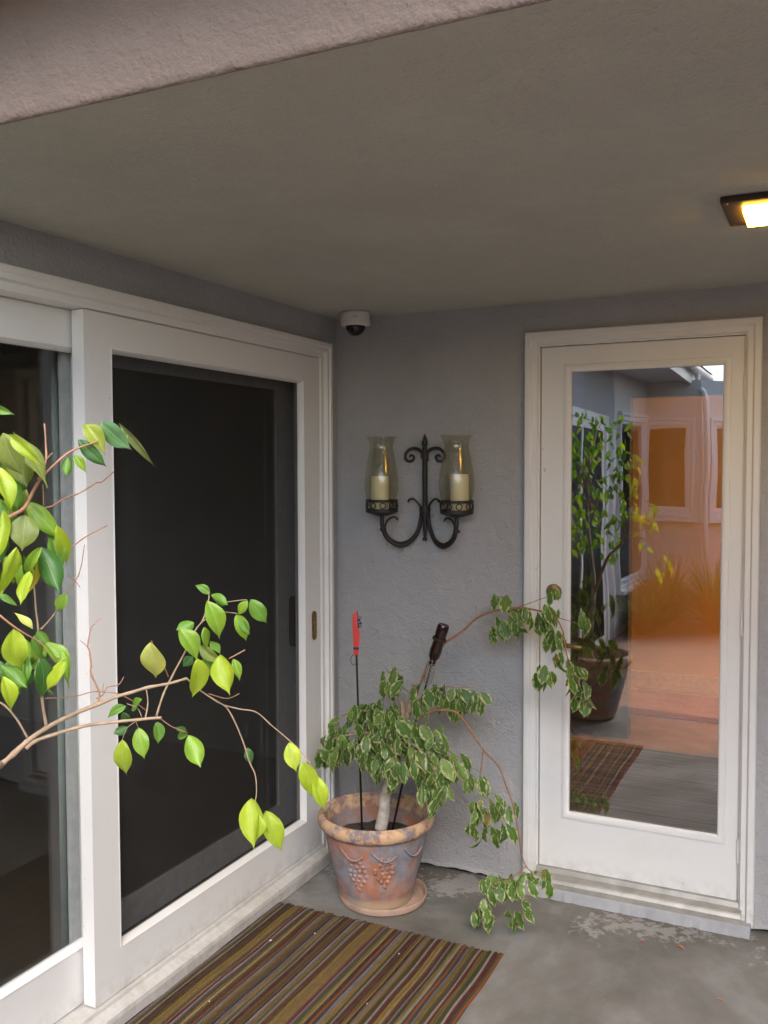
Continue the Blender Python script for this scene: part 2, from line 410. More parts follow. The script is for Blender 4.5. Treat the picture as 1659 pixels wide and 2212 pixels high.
# brass edge latch on the jamb stile
p = at_depth(678, 1351, 1); k = ray(678, 1351); t = -CAM.x/k.x; p = CAM+k*t
def slotplate(cy, cz, hw, hh, x, th, seg=8):
    m = MB(); pts = []
    for s0, zc in ((0, hh-hw), (math.pi, -(hh-hw))):
        for i in range(seg+1): a = s0+math.pi*i/seg; pts.append((cy+hw*math.cos(a), cz+zc+hw*math.sin(a)))
    n = len(pts); ins = .75
    vs = [(x, y, z) for y, z in pts]+[(x+th, y, z) for y, z in pts]+[(x+th, cy+(y-cy)*ins, cz+(z-cz)*(1-(1-ins)*hw/hh)) for y, z in pts]+[(x+th*.4, cy+(y-cy)*ins*.9, cz+(z-cz)*(1-(1-ins*.9)*hw/hh)) for y, z in pts]
    fs = [(r*n+i, r*n+(i+1)%n, (r+1)*n+(i+1)%n, (r+1)*n+i) for r in range(3) for i in range(n)]+[tuple(3*n+i for i in range(n))]
    m.add(vs, fs); return m
slotplate(p.y, p.z, .017, .060, .0003, .004).build('edge_latch', BRASS, sl, smooth=True)
m = MB(); m.tube([(.004, p.y, p.z-.012), (.004, p.y, p.z+.012)], .004, 8); m.build('latch_button', BRASS, sl, smooth=True)
# glazed inner frame behind the right-hand screen
GREYF = plain('inner_frame_paint', (.55,.55,.56), .6)
sc = empty('inner_panel', (-.1, -.8, .1)); sc.parent = sl; sc.matrix_parent_inverse = sl.matrix_world.inverted()
box('stile', GREYF, sc, (-.118, -.104, -.315, -.155, .28, 1.965)); box('stile', GREYF, sc, (-.118, -.104, -1.46, -1.40, .28, 1.965))
box('rail', GREYF, sc, (-.118, -.104, -1.46, -.155, .18, .28)); box('rail', GREYF, sc, (-.118, -.104, -1.46, -.155, 1.965, 2.05))
box('glass_pane', GLASS, sc, (-.112, -.110, -1.40, -.315, .28, 1.965))
pk = CAM+ray(632, 1342)*((-.10-CAM.x)/ray(632, 1342).x)
slotplate(pk.y, pk.z, .022, .105, -.1035, .02).build('pull_handle', BRONZE, sc, smooth=True)

# ---------------------------------------------------------------- rooms behind the glass
room = empty('dark_room', (-1.8, -1.5, 0)); tag(room, 'unlit room behind the sliding door', 'room')
m = MB(); m.box(-4.2, -.161, -4.2, .9, -.02, .02); m.build('floor', DARKWOOD, room)
m = MB(); m.box(-4.2, -.161, -4.2, .9, 2.4, 2.45); m.build('ceiling', ROOMWALL, room)
m = MB(); m.box(-4.25, -4.2, -4.2, .9, .02, 2.4); m.build('wall', ROOMWALL, room)
m = MB(); m.box(-4.2, -.161, -4.25, -4.2, .02, 2.4); m.build('wall', ROOMWALL, room)
m = MB(); m.box(-4.2, -.161, .9, .95, .02, 2.4); m.build('wall', ROOMWALL, room)
m = MB(); m.box(-.20, -.161, .0, .9, .02, 2.4); m.build('wall', ROOMWALL, room)
# gathered curtain at the end of the left-hand panel
CURT = plain('grey_curtain', (.30,.345,.33), .9, var=.1, scale=20)
m = MB(); n = 60; vs = []; fs = []
for i in range(n+1):
    y = -1.375+.20*i/n; x = -.235+.006*math.sin(i*.42)+.01*math.sin(i*.37)
    for z in (.04, 1.0, 2.2): vs.append((x+.004*math.sin(i*.8+z*3), y, z))
for i in range(n):
    for k in range(2): fs.append((i*3+k, i*3+k+1, (i+1)*3+k+1, (i+1)*3+k))
m.add(vs, fs); cu = m.build('curtain', CURT, smooth='all')
sol = cu.modifiers.new('thick', 'SOLIDIFY'); sol.thickness = .003
tag(cu, 'grey-green curtain gathered behind the left glass panel', 'curtain')

hall = empty('hall', (1.2, 1, .1)); tag(hall, 'hall with a lit orange room beyond, behind the glazed door', 'room')
m = MB(); m.box(-.2, 3.2, .161, 4.6, .03, .085); m.build('floor', OAK, hall)
m = MB(); m.box(-.2, 3.2, .161, 4.6, 2.45, 2.5); m.build('ceiling', HALLWALL, hall)
m = MB(); m.box(-.25, -.2, .161, 4.6, .085, 2.45); m.build('wall', HALLWALL, hall)
m = MB(); m.box(3.2, 3.25, .161, 4.6, .085, 2.45); m.build('wall', HALLWALL, hall)
m = MB(); m.box(-.2, .86, 1.9, 2.0, .085, 2.45); m.box(.86, 1.95, 1.9, 2.0, 2.05, 2.45); m.box(1.95, 3.2, 1.9, 2.0, .085, 2.45); m.build('partition', plain('dark_panel_wall', (.10,.085,.07), .8, scale=5), hall)
m = MB(); m.box(-.2, 3.2, 3.25, 3.35, .085, 2.45); m.build('wall', ORANGE, hall)['label'] = 'orange painted wall of the lit room'
m = MB(); m.box(-.2, 3.2, 3.23, 3.249, .085, .20); m.build('baseboard', plain('warm_white_trim', (.72,.50,.32), .5), hall)
box('room_rug', REDRUG, hall, (-.1, 3.0, 2.45, 3.1, .0855, .094))
lamp = empty('room_lamp', (2.62,2.22,.095)); tag(lamp, 'warm lamp glowing in the orange room', 'lamp')
GLOW = NM('lamp_glow'); GLOW.b.inputs['Base Color'].default_value = (1,.8,.5,1); GLOW.b.inputs['Emission Color'].default_value = (1,.62,.25,1); GLOW.b.inputs['Emission Strength'].default_value = 20
m = MB(); m.lathe([(.09,0),(.13,.02),(.11,.22),(.08,.24),(.0,.24)], (2.62,2.22,1.45), 20); m.build('shade', GLOW.m, lamp, smooth=True)
m = MB(); m.lathe([(.0,0),(.13,0),(.13,.02),(.015,.04),(.012,1.36),(.0,1.365)], (2.62,2.22,.095), 16); m.build('stand', IRON, lamp, smooth=True)
# lavender striped runner in the hall
def stripe_rug(name, mat_fn, x0, x1, y0, y1, z0, cols, pitch, along):
    pass
RUN = NM('lavender_stripes'); sx = RUN.node('ShaderNodeSeparateXYZ'); RUN.link(RUN.coord(), sx.inputs[0])
cb = RUN.node('ShaderNodeCombineXYZ'); RUN.link(RUN.math('MULTIPLY', sx.outputs[1], 34), cb.inputs[1]); RUN.link(RUN.math('MULTIPLY', sx.outputs[0], .8), cb.inputs[0])
f = RUN.noise(1.0, 3, .6, cb.outputs[0])
RUN.set(RUN.ramp(f, [(.35, (.09,.07,.085)), (.5, (.20,.165,.20)), (.62, (.30,.26,.31))]), .95)
rg = box('striped_runner', RUN.m, None, (.72, 2.3, .30, 1.72, .0855, .096)); tag(rg, 'lavender striped runner on the hall floor behind the door glass', 'rug')

sd2 = empty('patio_door', (0,-4.2,0)); tag(sd2, 'further dark glazed patio door along the left wall, mirrored in the door glass', 'patio door')
m = MB(); frame_sweep(m, PY, -5.16, -3.2, .0, 2.15, [(0,-.002),(0,.03),(.07,.03),(.08,.012),(.15,.012),(.15,.002)], False); m.build('casing', WHITE, sd2)
for y0_ in (-5.01, -4.17): box('glass_pane', DOME, sd2, (.001, .008, y0_, y0_+.79, .12, 2.0))
box('mullion', WHITE, sd2, (.001, .02, -4.22, -4.17, 0, 2.0)); box('rail', WHITE, sd2, (.001, .02, -5.01, -4.22, 0, .12)); box('rail', WHITE, sd2, (.001, .02, -4.17, -3.35, 0, .12))

# ---------------------------------------------------------------- far wing of the courtyard (seen mirrored in the door glass)
wing = empty('courtyard_wing', (0,-7,0)); tag(wing, 'pale wing across the courtyard with white windows, mirrored in the door glass', 'building')
m = MB(); m.box(-1.5, 0, -7.0, -5.502, 0, 2.6); m.build('wall', BEIGE, wing)
m = MB(); m.box(-1.5, .64, -7.3, -7.002, 0, 2.6); m.build('wall', BEIGE, wing)
m = MB(); m.add([(.64,-7.002,0),(1.35,-7.75,0),(1.35,-8.0,0),(.64,-7.3,0),(.64,-7.002,2.6),(1.35,-7.75,2.6),(1.35,-8.0,2.6),(.64,-7.3,2.6)], [(0,1,2,3),(4,5,6,7),(0,1,5,4),(1,2,6,5),(2,3,7,6),(3,0,4,7)]); m.build('wall', BEIGE, wing)
m = MB(); m.box(1.35, 4.2, -8.1, -7.9, 0, 2.6); m.build('wall', BEIGE, wing)
def wing_window(P, a0, a1, z0, z1, dark):
    m = MB(); frame_sweep(m, P, a0-.11, a1+.11, z0-.10, z1+.12, [(0,-.01),(0,.045),(.035,.045),(.04,.03),(.085,.03),(.09,.012),(.11,.012),(.11,-.03)], True)
    o = m.build('window', WHITE, wing)
    m = MB(); vs = [P(a0, z0, .001), P(a1, z0, .001), P(a1, z1, .001), P(a0, z1, .001), P(a0, z0, .006), P(a1, z0, .006), P(a1, z1, .006), P(a0, z1, .006)]
    m.add(vs, [(0,1,2,3),(4,5,6,7),(0,1,5,4),(1,2,6,5),(2,3,7,6),(3,0,4,7)]); m.build('pane', DOME, o)
    m = MB(); q = [P(a, z, d) for z in (z0-.145, z0-.102) for a, d in ((a0-.15,0),(a1+.15,0),(a1+.15,.085),(a0-.15,.085))]
    m.add(q, [(0,1,2,3),(4,5,6,7),(0,1,5,4),(1,2,6,5),(2,3,7,6),(3,0,4,7)]); m.build('sill', WHITE, o)
wing_window(lambda a, z, d: (a, -7.002+d, z), .06, .46, 1.20, 2.07, True)
wing_window(lambda a, z, d: (d, a, z), -6.85, -5.75, .55, 2.1, True)
_t = Vector((.71,-.748,0)).normalized(); _n = Vector((.748,.71,0)).normalized()
wing_window(lambda a, z, d: tuple(Vector((.64,-7.002,z))+_t*a+_n*d), .20, .62, 1.20, 2.07, True)
# white eaves
m = MB(); m.box(-1.6, .50, -8.2, -4.2, 2.602, 2.64); m.build('soffit', WHITE, wing)
m = MB(); m.box(.50, .53, -8.2, -4.2, 2.56, 2.76); m.build('eaves_board', WHITE, wing)
m = MB(); m.tube([(.585, -8.2, 2.72), (.585, -4.2, 2.72)], .05, 10); m.build('gutter', WHITE, wing, smooth=True)
m = MB(); m.tube(spline([(.585,-7.1,2.68),(.60,-7.05,2.5),(.69,-6.93,2.35),(.70,-6.94,1.2),(.70,-6.94,.05)], 4), .03, 8); m.build('downpipe', WHITE, wing, smooth=True)
m = MB(); m.add([(-1.7,-8.3,2.66),(.62,-8.3,2.78),(.62,-4.1,2.78),(-1.7,-4.1,2.66),(-1.7,-8.3,3.5),(-1.7,-4.1,3.5)], [(0,1,2,3),(1,4,5,2),(0,4,1),(3,2,5),(0,3,5,4)]); m.build('roof', plain('dark_shingles', (.10,.09,.085), .9, var=.4, scale=25), wing)

# ---------------------------------------------------------------- ceiling lamp
cl = empty('ceiling_lamp', (1.80, -1.05, HC)); tag(cl, 'lit square ceiling lamp with dark bronze frame at the right edge', 'lamp')
LX0, LX1, LYa, LYb = 1.655, 1.945, -1.166, -.928
m = MB()
def ringbox(m, ox0, ox1, oy0, oy1, ix0, ix1, iy0, iy1, z0, z1):
    O = [(ox0,oy0),(ox1,oy0),(ox1,oy1),(ox0,oy1)]; I = [(ix0,iy0),(ix1,iy0),(ix1,iy1),(ix0,iy1)]
    vs = [(x,y,z1) for x,y in O]+[(x,y,z0) for x,y in O]+[(x,y,z0) for x,y in I]+[(x,y,z1) for x,y in I]
    m.add(vs, [(r*4+i, r*4+(i+1)%4, ((r+1)%4)*4+(i+1)%4, ((r+1)%4)*4+i) for r in range(4) for i in range(4)])
ringbox(m, LX0, LX1, LYa, LYb, LX0+.045, LX1-.045, LYa+.045, LYb-.030, HC-.016, HC-.0005)
m.build('frame', plain('bronze_frame', (.055,.032,.020), .5, .4), cl, bevel=.004, smooth=True)
LENS = NM('lamp_lens'); LENS.b.inputs['Base Color'].default_value = (.9,.7,.4,1)
LENS.b.inputs['Emission Color'].default_value = (1,.52,.04,1)
_sx = LENS.node('ShaderNodeSeparateXYZ'); LENS.link(LENS.coord('Generated'), _sx.inputs[0])
_e = [LENS.math('SUBTRACT', .5, LENS.math('ABSOLUTE', LENS.math('SUBTRACT', _sx.outputs[k], .5))) for k in (0, 1)]
_mr = LENS.node('ShaderNodeMapRange'); LENS.link(LENS.math('MINIMUM', *_e), _mr.inputs[0]); _mr.inputs[1].default_value = 0; _mr.inputs[2].default_value = .16; _mr.inputs[3].default_value = 6.0; _mr.inputs[4].default_value = 25
LENS.link(_mr.outputs[0], LENS.b.inputs['Emission Strength'])
box('lens', LENS.m, cl, (LX0+.046, LX1-.046, LYa+.046, LYb-.031, HC-.029, HC-.001))
for (x, y) in ((LX0+.012, LYa+.012), (LX0+.012, LYb-.012)):
    m = MB(); m.lathe([(0,-.003),(.004,-.002),(.005,0)], (x,y,HC-.016), 10); m.build('screw', BRASS, cl, smooth=True)

# ---------------------------------------------------------------- dome security camera
dc = empty('security_camera', (.155,-.122,HC)); tag(dc, 'small white dome security camera under the ceiling corner', 'security camera')
m = MB(); m.lathe([(0,-.0005),(.056,-.0005),(.0595,-.003),(.0605,-.010),(.0605,-.046),(.058,-.053),(.050,-.056),(.041,-.056),(.040,-.050)], (.155,-.122,HC), 40); m.build('body', PLASTIC, dc, smooth=True)
m = MB(); m.lathe([(.0405*math.cos(a), -.053-.0405*math.sin(a)) for a in [R(90)*i/12 for i in range(13)]], (.155,-.122,HC), 32); m.build('dome', DOME, dc, smooth='all')
# worn printed mark on the body (two illegible strokes)
MARK = NM('worn_print').set((.40,.36,.31), .6).m
dv = (CAM-Vector((.155,-.122,2.25))); base = math.atan2(dv.y, dv.x)
for (a0, a1, z0, z1) in ((-.17,-.06,.022,.029), (-.02,.10,.021,.029)):
    m = MB(); vs = []
    for i in range(7):
        a = base+a0+(a1-a0)*i/6; w1 = z0+.002*math.sin(i*2.1); w2 = z1-.002*math.cos(i*1.7)
        for r_ in (.0606, .0612):
            vs += [(.155+r_*math.cos(a), -.122+r_*math.sin(a), HC-w1), (.155+r_*math.cos(a), -.122+r_*math.sin(a), HC-w2)]
    fs = [(i*4+2, i*4+3, i*4+7, i*4+6) for i in range(6)]+[(i*4, i*4+2, i*4+6, i*4+4) for i in range(6)]+[(i*4+1, i*4+3, i*4+7, i*4+5) for i in range(6)]
    m.add(vs, fs); m.build('printed_mark', MARK, dc)

# ---------------------------------------------------------------- wall sconce with two hurricane glasses
SX, SZ0, SZ1, SE = .417, 1.355, 1.790, .024
sco = empty('wall_sconce', (SX, 0, SZ0)); tag(sco, 'black wrought-iron wall sconce with scrolls on the rear wall', 'wall sconce')
k_ = .000571
def W3(u, v, e): return (SX+u, -e, SZ1-(v-1065)*k_)
m = MB(); m.tube([W3(0,1160,SE), W3(0,1640,SE)], .0105, 10); m.tube([W3(0,1640,SE), W3(0,1820,SE)], [.012,.005], 10)
m.build('stem', IRON, sco, smooth=True)
m = MB(); m.tube([W3(0,1162,SE), W3(0,1150,SE), W3(0,1130,SE), W3(0,1095,SE), W3(0,1062,SE)], [.007,.011,.013,.007,.001], 10); m.build('finial', IRON, sco, smooth=True)
m = MB(); m.lathe([(0,-.008),(.008,-.006),(.010,0),(.008,.006),(0,.008)], W3(0,1812,SE), 12); m.build('finial', IRON, sco, smooth=True)
m = MB(); m.lathe([(.0,-.012),(.022,-.012),(.023,0),(.022,.013),(.0,.013)], W3(0,1600,SE), 14); m.lathe([(.0,-.006),(.022,-.006),(.022,.006),(.0,.006)], W3(0,1640,SE), 14); m.build('collar', IRON, sco, smooth=True)
for u in (.0,):
    
    for v_ in (1250, 1620):
        m = MB(); m.tube([W3(0,v_,0), W3(0,v_,SE)], .008, 8); m.build('wall_mount', IRON, sco, smooth=True)
q_ = .00061
for s in (-1, 1):
    # upper scroll
    pts = [W3(s*.010,1240,SE), W3(s*22*q_,1195,SE), W3(s*60*q_,1170,SE), W3(s*105*q_,1172,SE), W3(s*138*q_,1205,SE), W3(s*140*q_,1240,SE), W3(s*115*q_,1260,SE), W3(s*85*q_,1250,SE), W3(s*80*q_,1225,SE), W3(s*100*q_,1215,SE), W3(s*110*q_,1228,SE)]
    m = MB(); P_ = spline(pts, 5); m.tube(P_, [.0075-.0035*i/len(P_) for i in range(len(P_))], 8); m.build('scroll', IRON, sco, smooth=True)
    # main arm with its cup 
    CE = .088; cu_ = .163
    pts = [W3(s*.012,1620,SE), W3(s*.022,1720,SE+.004), W3(s*.045,1810,SE+.012), W3(s*.080,1856,SE+.028), W3(s*.118,1845,SE+.044), W3(s*.148,1795,SE+.056), W3(s*.161,1720,CE), W3(s*cu_,1640,CE)]
    m = MB(); m.tube(spline(pts, 6), .0085, 10); m.lathe([(0,-.007),(.013,-.006),(.014,0),(.013,.006),(0,.007)], W3(s*.160,1745,CE-.006), 12); m.build('arm', IRON, sco, smooth=True)
    pts = [W3(s*.020,1660,SE+.004), W3(s*.030,1750,SE+.012), W3(s*.058,1815,SE+.02), W3(s*.095,1838,SE+.035), W3(s*.130,1810,SE+.05), W3(s*.150,1755,SE+.058), W3(s*.150,1705,SE+.056), W3(s*.136,1668,SE+.05), W3(s*.115,1655,SE+.045), W3(s*.103,1670,SE+.042)]
    m = MB(); P_ = spline(pts, 5); m.tube(P_, .0045, 8); m.lathe([(0,-.006),(.006,0),(0,.006)], P_[-1], 10); m.build('scroll', IRON, sco, smooth=True)
    pts = [W3(s*.012,1600,SE), W3(s*.026,1560,SE+.006), W3(s*.045,1528,SE+.01), W3(s*.062,1530,SE+.012), W3(s*.068,1545,SE+.012)]
    m = MB(); P_ = spline(pts, 5); m.tube(P_, .0045, 8); m.lathe([(0,-.006),(.006,0),(0,.006)], P_[-1], 10); m.build('scroll', IRON, sco, smooth=True)
    c = W3(s*cu_, 1640, CE); R0 = .064
    cup = MB(); cup.lathe([(0,-.004),(.02,-.004),(.058,.008),(.066,.012),(.066,.026),(.060,.026),(.058,.016),(.02,.010),(0,.010)], c, 36)
    cup = cup.build('cup', IRON, sco, smooth=True)
    m = MB(); m.lathe([(R0-.002,.052),(R0+.002,.052),(R0+.002,.063),(R0-.002,.063),(R0-.002,.052)], c, 36); m.build('rim_band', IRON, cup, smooth=True)
    for i in range(10):
        a = 2*math.pi*i/10+.2; cc = Vector((c[0]+R0*math.cos(a), c[1]+R0*math.sin(a), c[2]+.039)); tg = Vector((-math.sin(a), math.cos(a), 0))
        m = MB(); m.tube([cc+(tg*math.cos(b)+Vector((0,0,1))*math.sin(b))*.0115 for b in [2*math.pi*j/12 for j in range(13)]], .0022, 5); m.build('ring', IRON, cup, smooth=True)
    # hurricane glass and candle stand in the cup: things of their own
    side = 'left' if s < 0 else 'right'
    prof = [(.046,.012),(.052,.035),(.060,.062),(.066,.085),(.0705,.112),(.069,.150),(.063,.190),(.054,.240),(.0485,.268),(.0485,.284),(.055,.302),(.0655,.318)]
    prof = [(a*1.0, b+.0) for a, b in prof]
    P_ = spline([(a, 0, b) for a, b in prof], 3); pr_ = [(v.x, v.z) for v in P_]; inner = [(max(.001, r_-.0022), z) for r_, z in reversed(pr_)]
    m = MB(); m.lathe(pr_+inner, c, 40); hg = m.build('hurricane_glass', GLASS_AMB, smooth='all'); tag(hg, f'smoky flared hurricane glass in the {side} cup of the sconce', 'glass shade', 'hurricane glasses on the sconce')
    off = -.008 if s < 0 else .012
    m = MB(); zt = .158 if s < 0 else .166
    m.lathe([(0,.0105),(.036,.0105),(.0365,.02),(.0362,zt-.006),(.034,zt),(.026,zt-.001),(.018,zt-.007),(0,zt-.008)], (c[0]+off, c[1], c[2]), 32)
    cn = m.build('candle', WAX, smooth=True); tag(cn, f'thick ivory pillar candle in the {side} hurricane glass', 'candle', 'candles in the sconce')
    m = MB(); m.tube([(c[0]+off, c[1], c[2]+zt-.009), (c[0]+off+.001, c[1], c[2]+zt+.004)], .0012, 6); m.build('wick', IRON, cn)

# ---------------------------------------------------------------- striped doormat
BARK0 = plain('pale_crumb', (.42,.38,.33), .9)
mat = empty('doormat', (.47,-1.3,0)); tag(mat, 'multicoloured striped woven doormat lying before the sliding door', 'doormat')
K = dict(k=(.018,.016,.018), l=(.26,.225,.24), o=(.24,.155,.035), g=(.055,.085,.035), s=(.33,.32,.235), b=(.085,.042,.028), y=(.27,.20,.045), t=(.31,.225,.12), d=(.12,.085,.025), m=(.13,.02,.03), h=(.085,.082,.06), p=(.36,.31,.15), r=(.33,.10,.025), q=(.07,.085,.10), c=(.235,.25,.26), n=(.035,.045,.075), w=(.13,.075,.03), z=(.43,.39,.33))
seq = 'klogsbbbdyoytdtmlhhopdbbrqcoowhnlotgsmbwwwkltogsmbwyytoytmlhgopbbrnclyogsmbbwoktlodgzmbyotdmlgopsbrqcoygbzmoyggzmmgr'
npc = len(seq); x0m, x1m = .040, .928; pit = (x1m-x0m)/npc
MATM = NM('mat_yarn'); at = MATM.node('ShaderNodeVertexColor', layer_name='yarn')
yn = MATM.noise(420, 2, .6); yb = MATM.noise(30, 4, .6)
cc = MATM.mix(MATM.ramp(yb, [(.35, .35), (.7, 0)]), at.outputs[0], (.09,.07,.045))
sx = MATM.node('ShaderNodeSeparateXYZ'); MATM.link(MATM.coord(), sx.inputs[0])
wv = MATM.math('SINE', MATM.math('ADD', MATM.math('MULTIPLY', sx.outputs[1], 900), MATM.math('MULTIPLY', MATM.noise(14, 2), 9)))
cc = MATM.mix(MATM.ramp(yn, [(.35, .45), (.6, 0)]), cc, (.05,.04,.03))
MATM.set(cc, .95, spec=.1); MATM.bump(MATM.math('ADD', MATM.math('MULTIPLY', wv, .5), yn), .6, .003)
m = MB(); cols = []; ny = 70; y0m, y1m = -2.05, -.538
for i, ch in enumerate(seq):
    xa = x0m+i*pit; hgt = .0085+.003*random.random(); ph = random.random()*9; en = random.uniform(-.007,.006)
    c0 = K[ch]; v = random.uniform(.46,.86); c0 = (c0[0]*v, c0[1]*v*.93, c0[2]*v)
    vs = []; fs = []
    for j in range(ny+1):
        y = y0m+(y1m+en-y0m)*j/ny
        wob = .006*noise.noise(Vector((xa*2.5, y*3.2, 0)))+.0012*math.sin(y*17+ph)
        skew = (y-y1m)*.004
        zz = hgt*(.35 if j in (0, ny) else 1)
        for u, h in ((-.02,.001),(.10,.65),(.35,1),(.65,1),(.90,.65),(1.02,.001)):
            vs.append((xa+u*pit+wob+skew, y, .0012+zz*h))
    for j in range(ny):
        for k in range(5): fs.append((j*6+k, j*6+k+1, (j+1)*6+k+1, (j+1)*6+k))
    cols += [c0]*len(fs); m.add(vs, fs)
body = m.build('woven_pile', MATM.m, mat, smooth='all', normals=False)
ca = body.data.color_attributes.new('yarn', 'FLOAT_COLOR', 'CORNER'); arr = []
for pl_, c0 in zip(body.data.polygons, cols): arr += [*c0, 1]*pl_.loop_total
ca.data.foreach_set('color', arr)
box('backing', plain('mat_backing', (.03,.028,.026), .9), mat, (x0m+.002, x1m-.004, y0m+.004, y1m-.006, .0005, .004))
for (x, y, s_, nm, ang) in ((585,2033,.009,'paper crumb near the left edge of the doormat',.3),(680,2018,.006,'pale crumb toward the far edge of the doormat',1.1),(862,2062,.006,'pale crumb on the right half of the doormat',.7),(452,2165,.005,'pale crumb low on the doormat',2.),(793,2170,.004,'pale crumb at the lower middle of the doormat',.2)):
    p = at_z(x, y, .011); m = MB()
    vs = [(math.cos(a)*s_*.75*random.uniform(.7,1.1), math.sin(a)*s_*.75*random.uniform(.6,1), (.002 if i % 2 else .0)) for i, a in enumerate([ang+i*math.pi/3 for i in range(6)])]
    m.add(vs+[(0,0,.005),(0,0,-.001)], [(i,(i+1)%6,6) for i in range(6)]+[((i+1)%6,i,7) for i in range(6)])
    o = m.build('crumb', BARK0); o.location = (p.x, p.y, .0125); tag(o, 'pale '+nm if not nm.startswith(('pale','paper')) else nm, 'crumb', 'crumbs on the doormat')

# ---------------------------------------------------------------- potted variegated fig
PC = Vector((.350, -.345, 0))
def terracotta():
    m = NM('weathered_terracotta')
    n1 = m.noise(7, 5, .62, dist=.5); n2 = m.noise(22, 5, .65); n3 = m.noise(5, 4, .6)
    c = m.ramp(n1, [(.38, (.18,.185,.215)), (.47, (.225,.18,.18)), (.55, (.31,.16,.115)), (.66, (.42,.155,.08))])
    sp = m.node('ShaderNodeSeparateXYZ'); m.link(m.coord(), sp.inputs[0])
    c = m.mix(m.math('MULTIPLY', m.ramp(n2, [(.42, 0), (.60, 1)]), .42), c, (.32,.305,.33))
    rim = m.ramp(sp.outputs[2], [(.285, 0), (.295, 1)])
    c = m.mix(m.math('MULTIPLY', rim, m.ramp(n2, [(.40, 0), (.55, 1)])), c, (.56,.37,.22))
    foot = m.ramp(sp.outputs[2], [(.035, 1), (.06, 0)])
    c = m.mix(m.math('MULTIPLY', foot, m.ramp(n3, [(.4, .2), (.6, .9)])), c, (.38,.29,.18))
    m.set(c, .85, spec=.2); m.bump(m.math('ADD', n2, m.math('MULTIPLY', m.noise(120, 3), .4)), .35, .004); return m.m
TERRA = terracotta()
TERRA2 = plain('terracotta_saucer', (.37,.25,.195), .8, var=.22, scale=14, bump=.2)
GRAPE = plain('orange_terracotta', (.35,.15,.09), .85, var=.5, scale=28)
def pot_build(name, center, sc, label, mat, grapes=True):
    root = empty(name, center); tag(root, label, 'flower pot')
    def relief(a, z, r):
        if z < .05*sc or z > .265*sc or r < .12*sc: return 0
        return sc*(.003*noise.noise(Vector((a*5, z*22/sc, 1)))+.002*noise.noise(Vector((a*14, z*50/sc, 3))))
    prof = [(0,.012),(.128,.012),(.138,.016),(.142,.03),(.143,.05)]+[(.145+.053*(i/16)**.9, .05+.225*i/16) for i in range(1,17)]
    prof += [(.199,.283),(.212,.290),(.2205,.302),(.2235,.316),(.2215,.330),(.2150,.340),(.206,.343),(.198,.339),(.193,.328),(.190,.30),(.182,.25),(.176,.20),(0,.20)]
    m = MB(); m.lathe([(a*sc, b*sc) for a, b in prof], n=110, fn=relief); o = m.build('body', mat, root, smooth=True); o.location = (0,0,0); o.matrix_parent_inverse = Matrix.Identity(4)
    if grapes:
        # moulded grape bunches on the side facing the patio
        fa = math.atan2(CAM.y-center[1], CAM.x-center[0])
        for da, zc in ((.18,.165), (-.40,.150)):
            m = MB()
            for row in range(7):
                nn = [2,3,4,4,3,2,1][row]
                for j in range(nn):
                    a = fa+da+(j-(nn-1)/2)*.118+random.uniform(-.02,.02); z = zc+.062-row*.0185+random.uniform(-.003,.003)
                    rr = .1425+.053*max(0, (z-.05)/.225)**.9; cc = (rr*math.cos(a), rr*math.sin(a), z); q = random.uniform(.0082,.0102)
                    m.lathe([(q*math.sin(b), -q*math.cos(b)) for b in [math.pi*t/6 for t in range(7)]], cc, 8)
            o = m.build('grape_relief', GRAPE if da > 0 else mat, root, smooth='all'); o.matrix_parent_inverse = Matrix.Identity(4)
        m = MB()
        for s0 in (-.75, -.1, .55):
            P_ = spline([( (.1905+.004)*math.cos(fa+s0+t*.5), (.1905+.004)*math.sin(fa+s0+t*.5), .262-.03*math.sin(t*3)-.02*t) for t in (0,.25,.5,.75,1)], 5)
            m.tube(P_, .0045, 6)
        o = m.build('vine_relief', mat, root, smooth='all'); o.matrix_parent_inverse = Matrix.Identity(4)
    SOIL = bpy.data.materials.get('potting_soil') or plain('potting_soil', (.05,.04,.028), .95, var=.6, scale=90, bump=.9, bdist=.01)
    m = MB(); vs = [(0,0,.235*sc)]; fs = []
    for j in range(1, 9):
        for i in range(40):
            a = 2*math.pi*i/40; r = .180*sc*j/8; vs.append((r*math.cos(a), r*math.sin(a), sc*(.232+.008*noise.noise(Vector((r*40*math.cos(a), r*40*math.sin(a), 0))))))
    for i in range(40): fs.append((0, 1+i, 1+(i+1)%40))
    for j in range(7):
        for i in range(40): fs.append((1+j*40+i, 1+(j+1)*40+i, 1+(j+1)*40+(i+1)%40, 1+j*40+(i+1)%40))
    m.add(vs, fs); o = m.build('soil', SOIL, root, smooth='all'); o.matrix_parent_inverse = Matrix.Identity(4)
    return root
pot = pot_build('flower_pot', PC, 1.0, 'weathered terracotta pot with moulded grapes standing in the corner', TERRA)
m = MB(); m.lathe([(0,.0005),(.150,.0005),(.163,.006),(.170,.028),(.168,.033),(.163,.031),(.156,.012),(0,.010)], n=60)
sau = m.build('saucer', TERRA2, smooth=True); sau.location = (PC.x+.024, PC.y+.012, 0); tag(sau, 'terracotta saucer under the weathered corner pot', 'saucer')

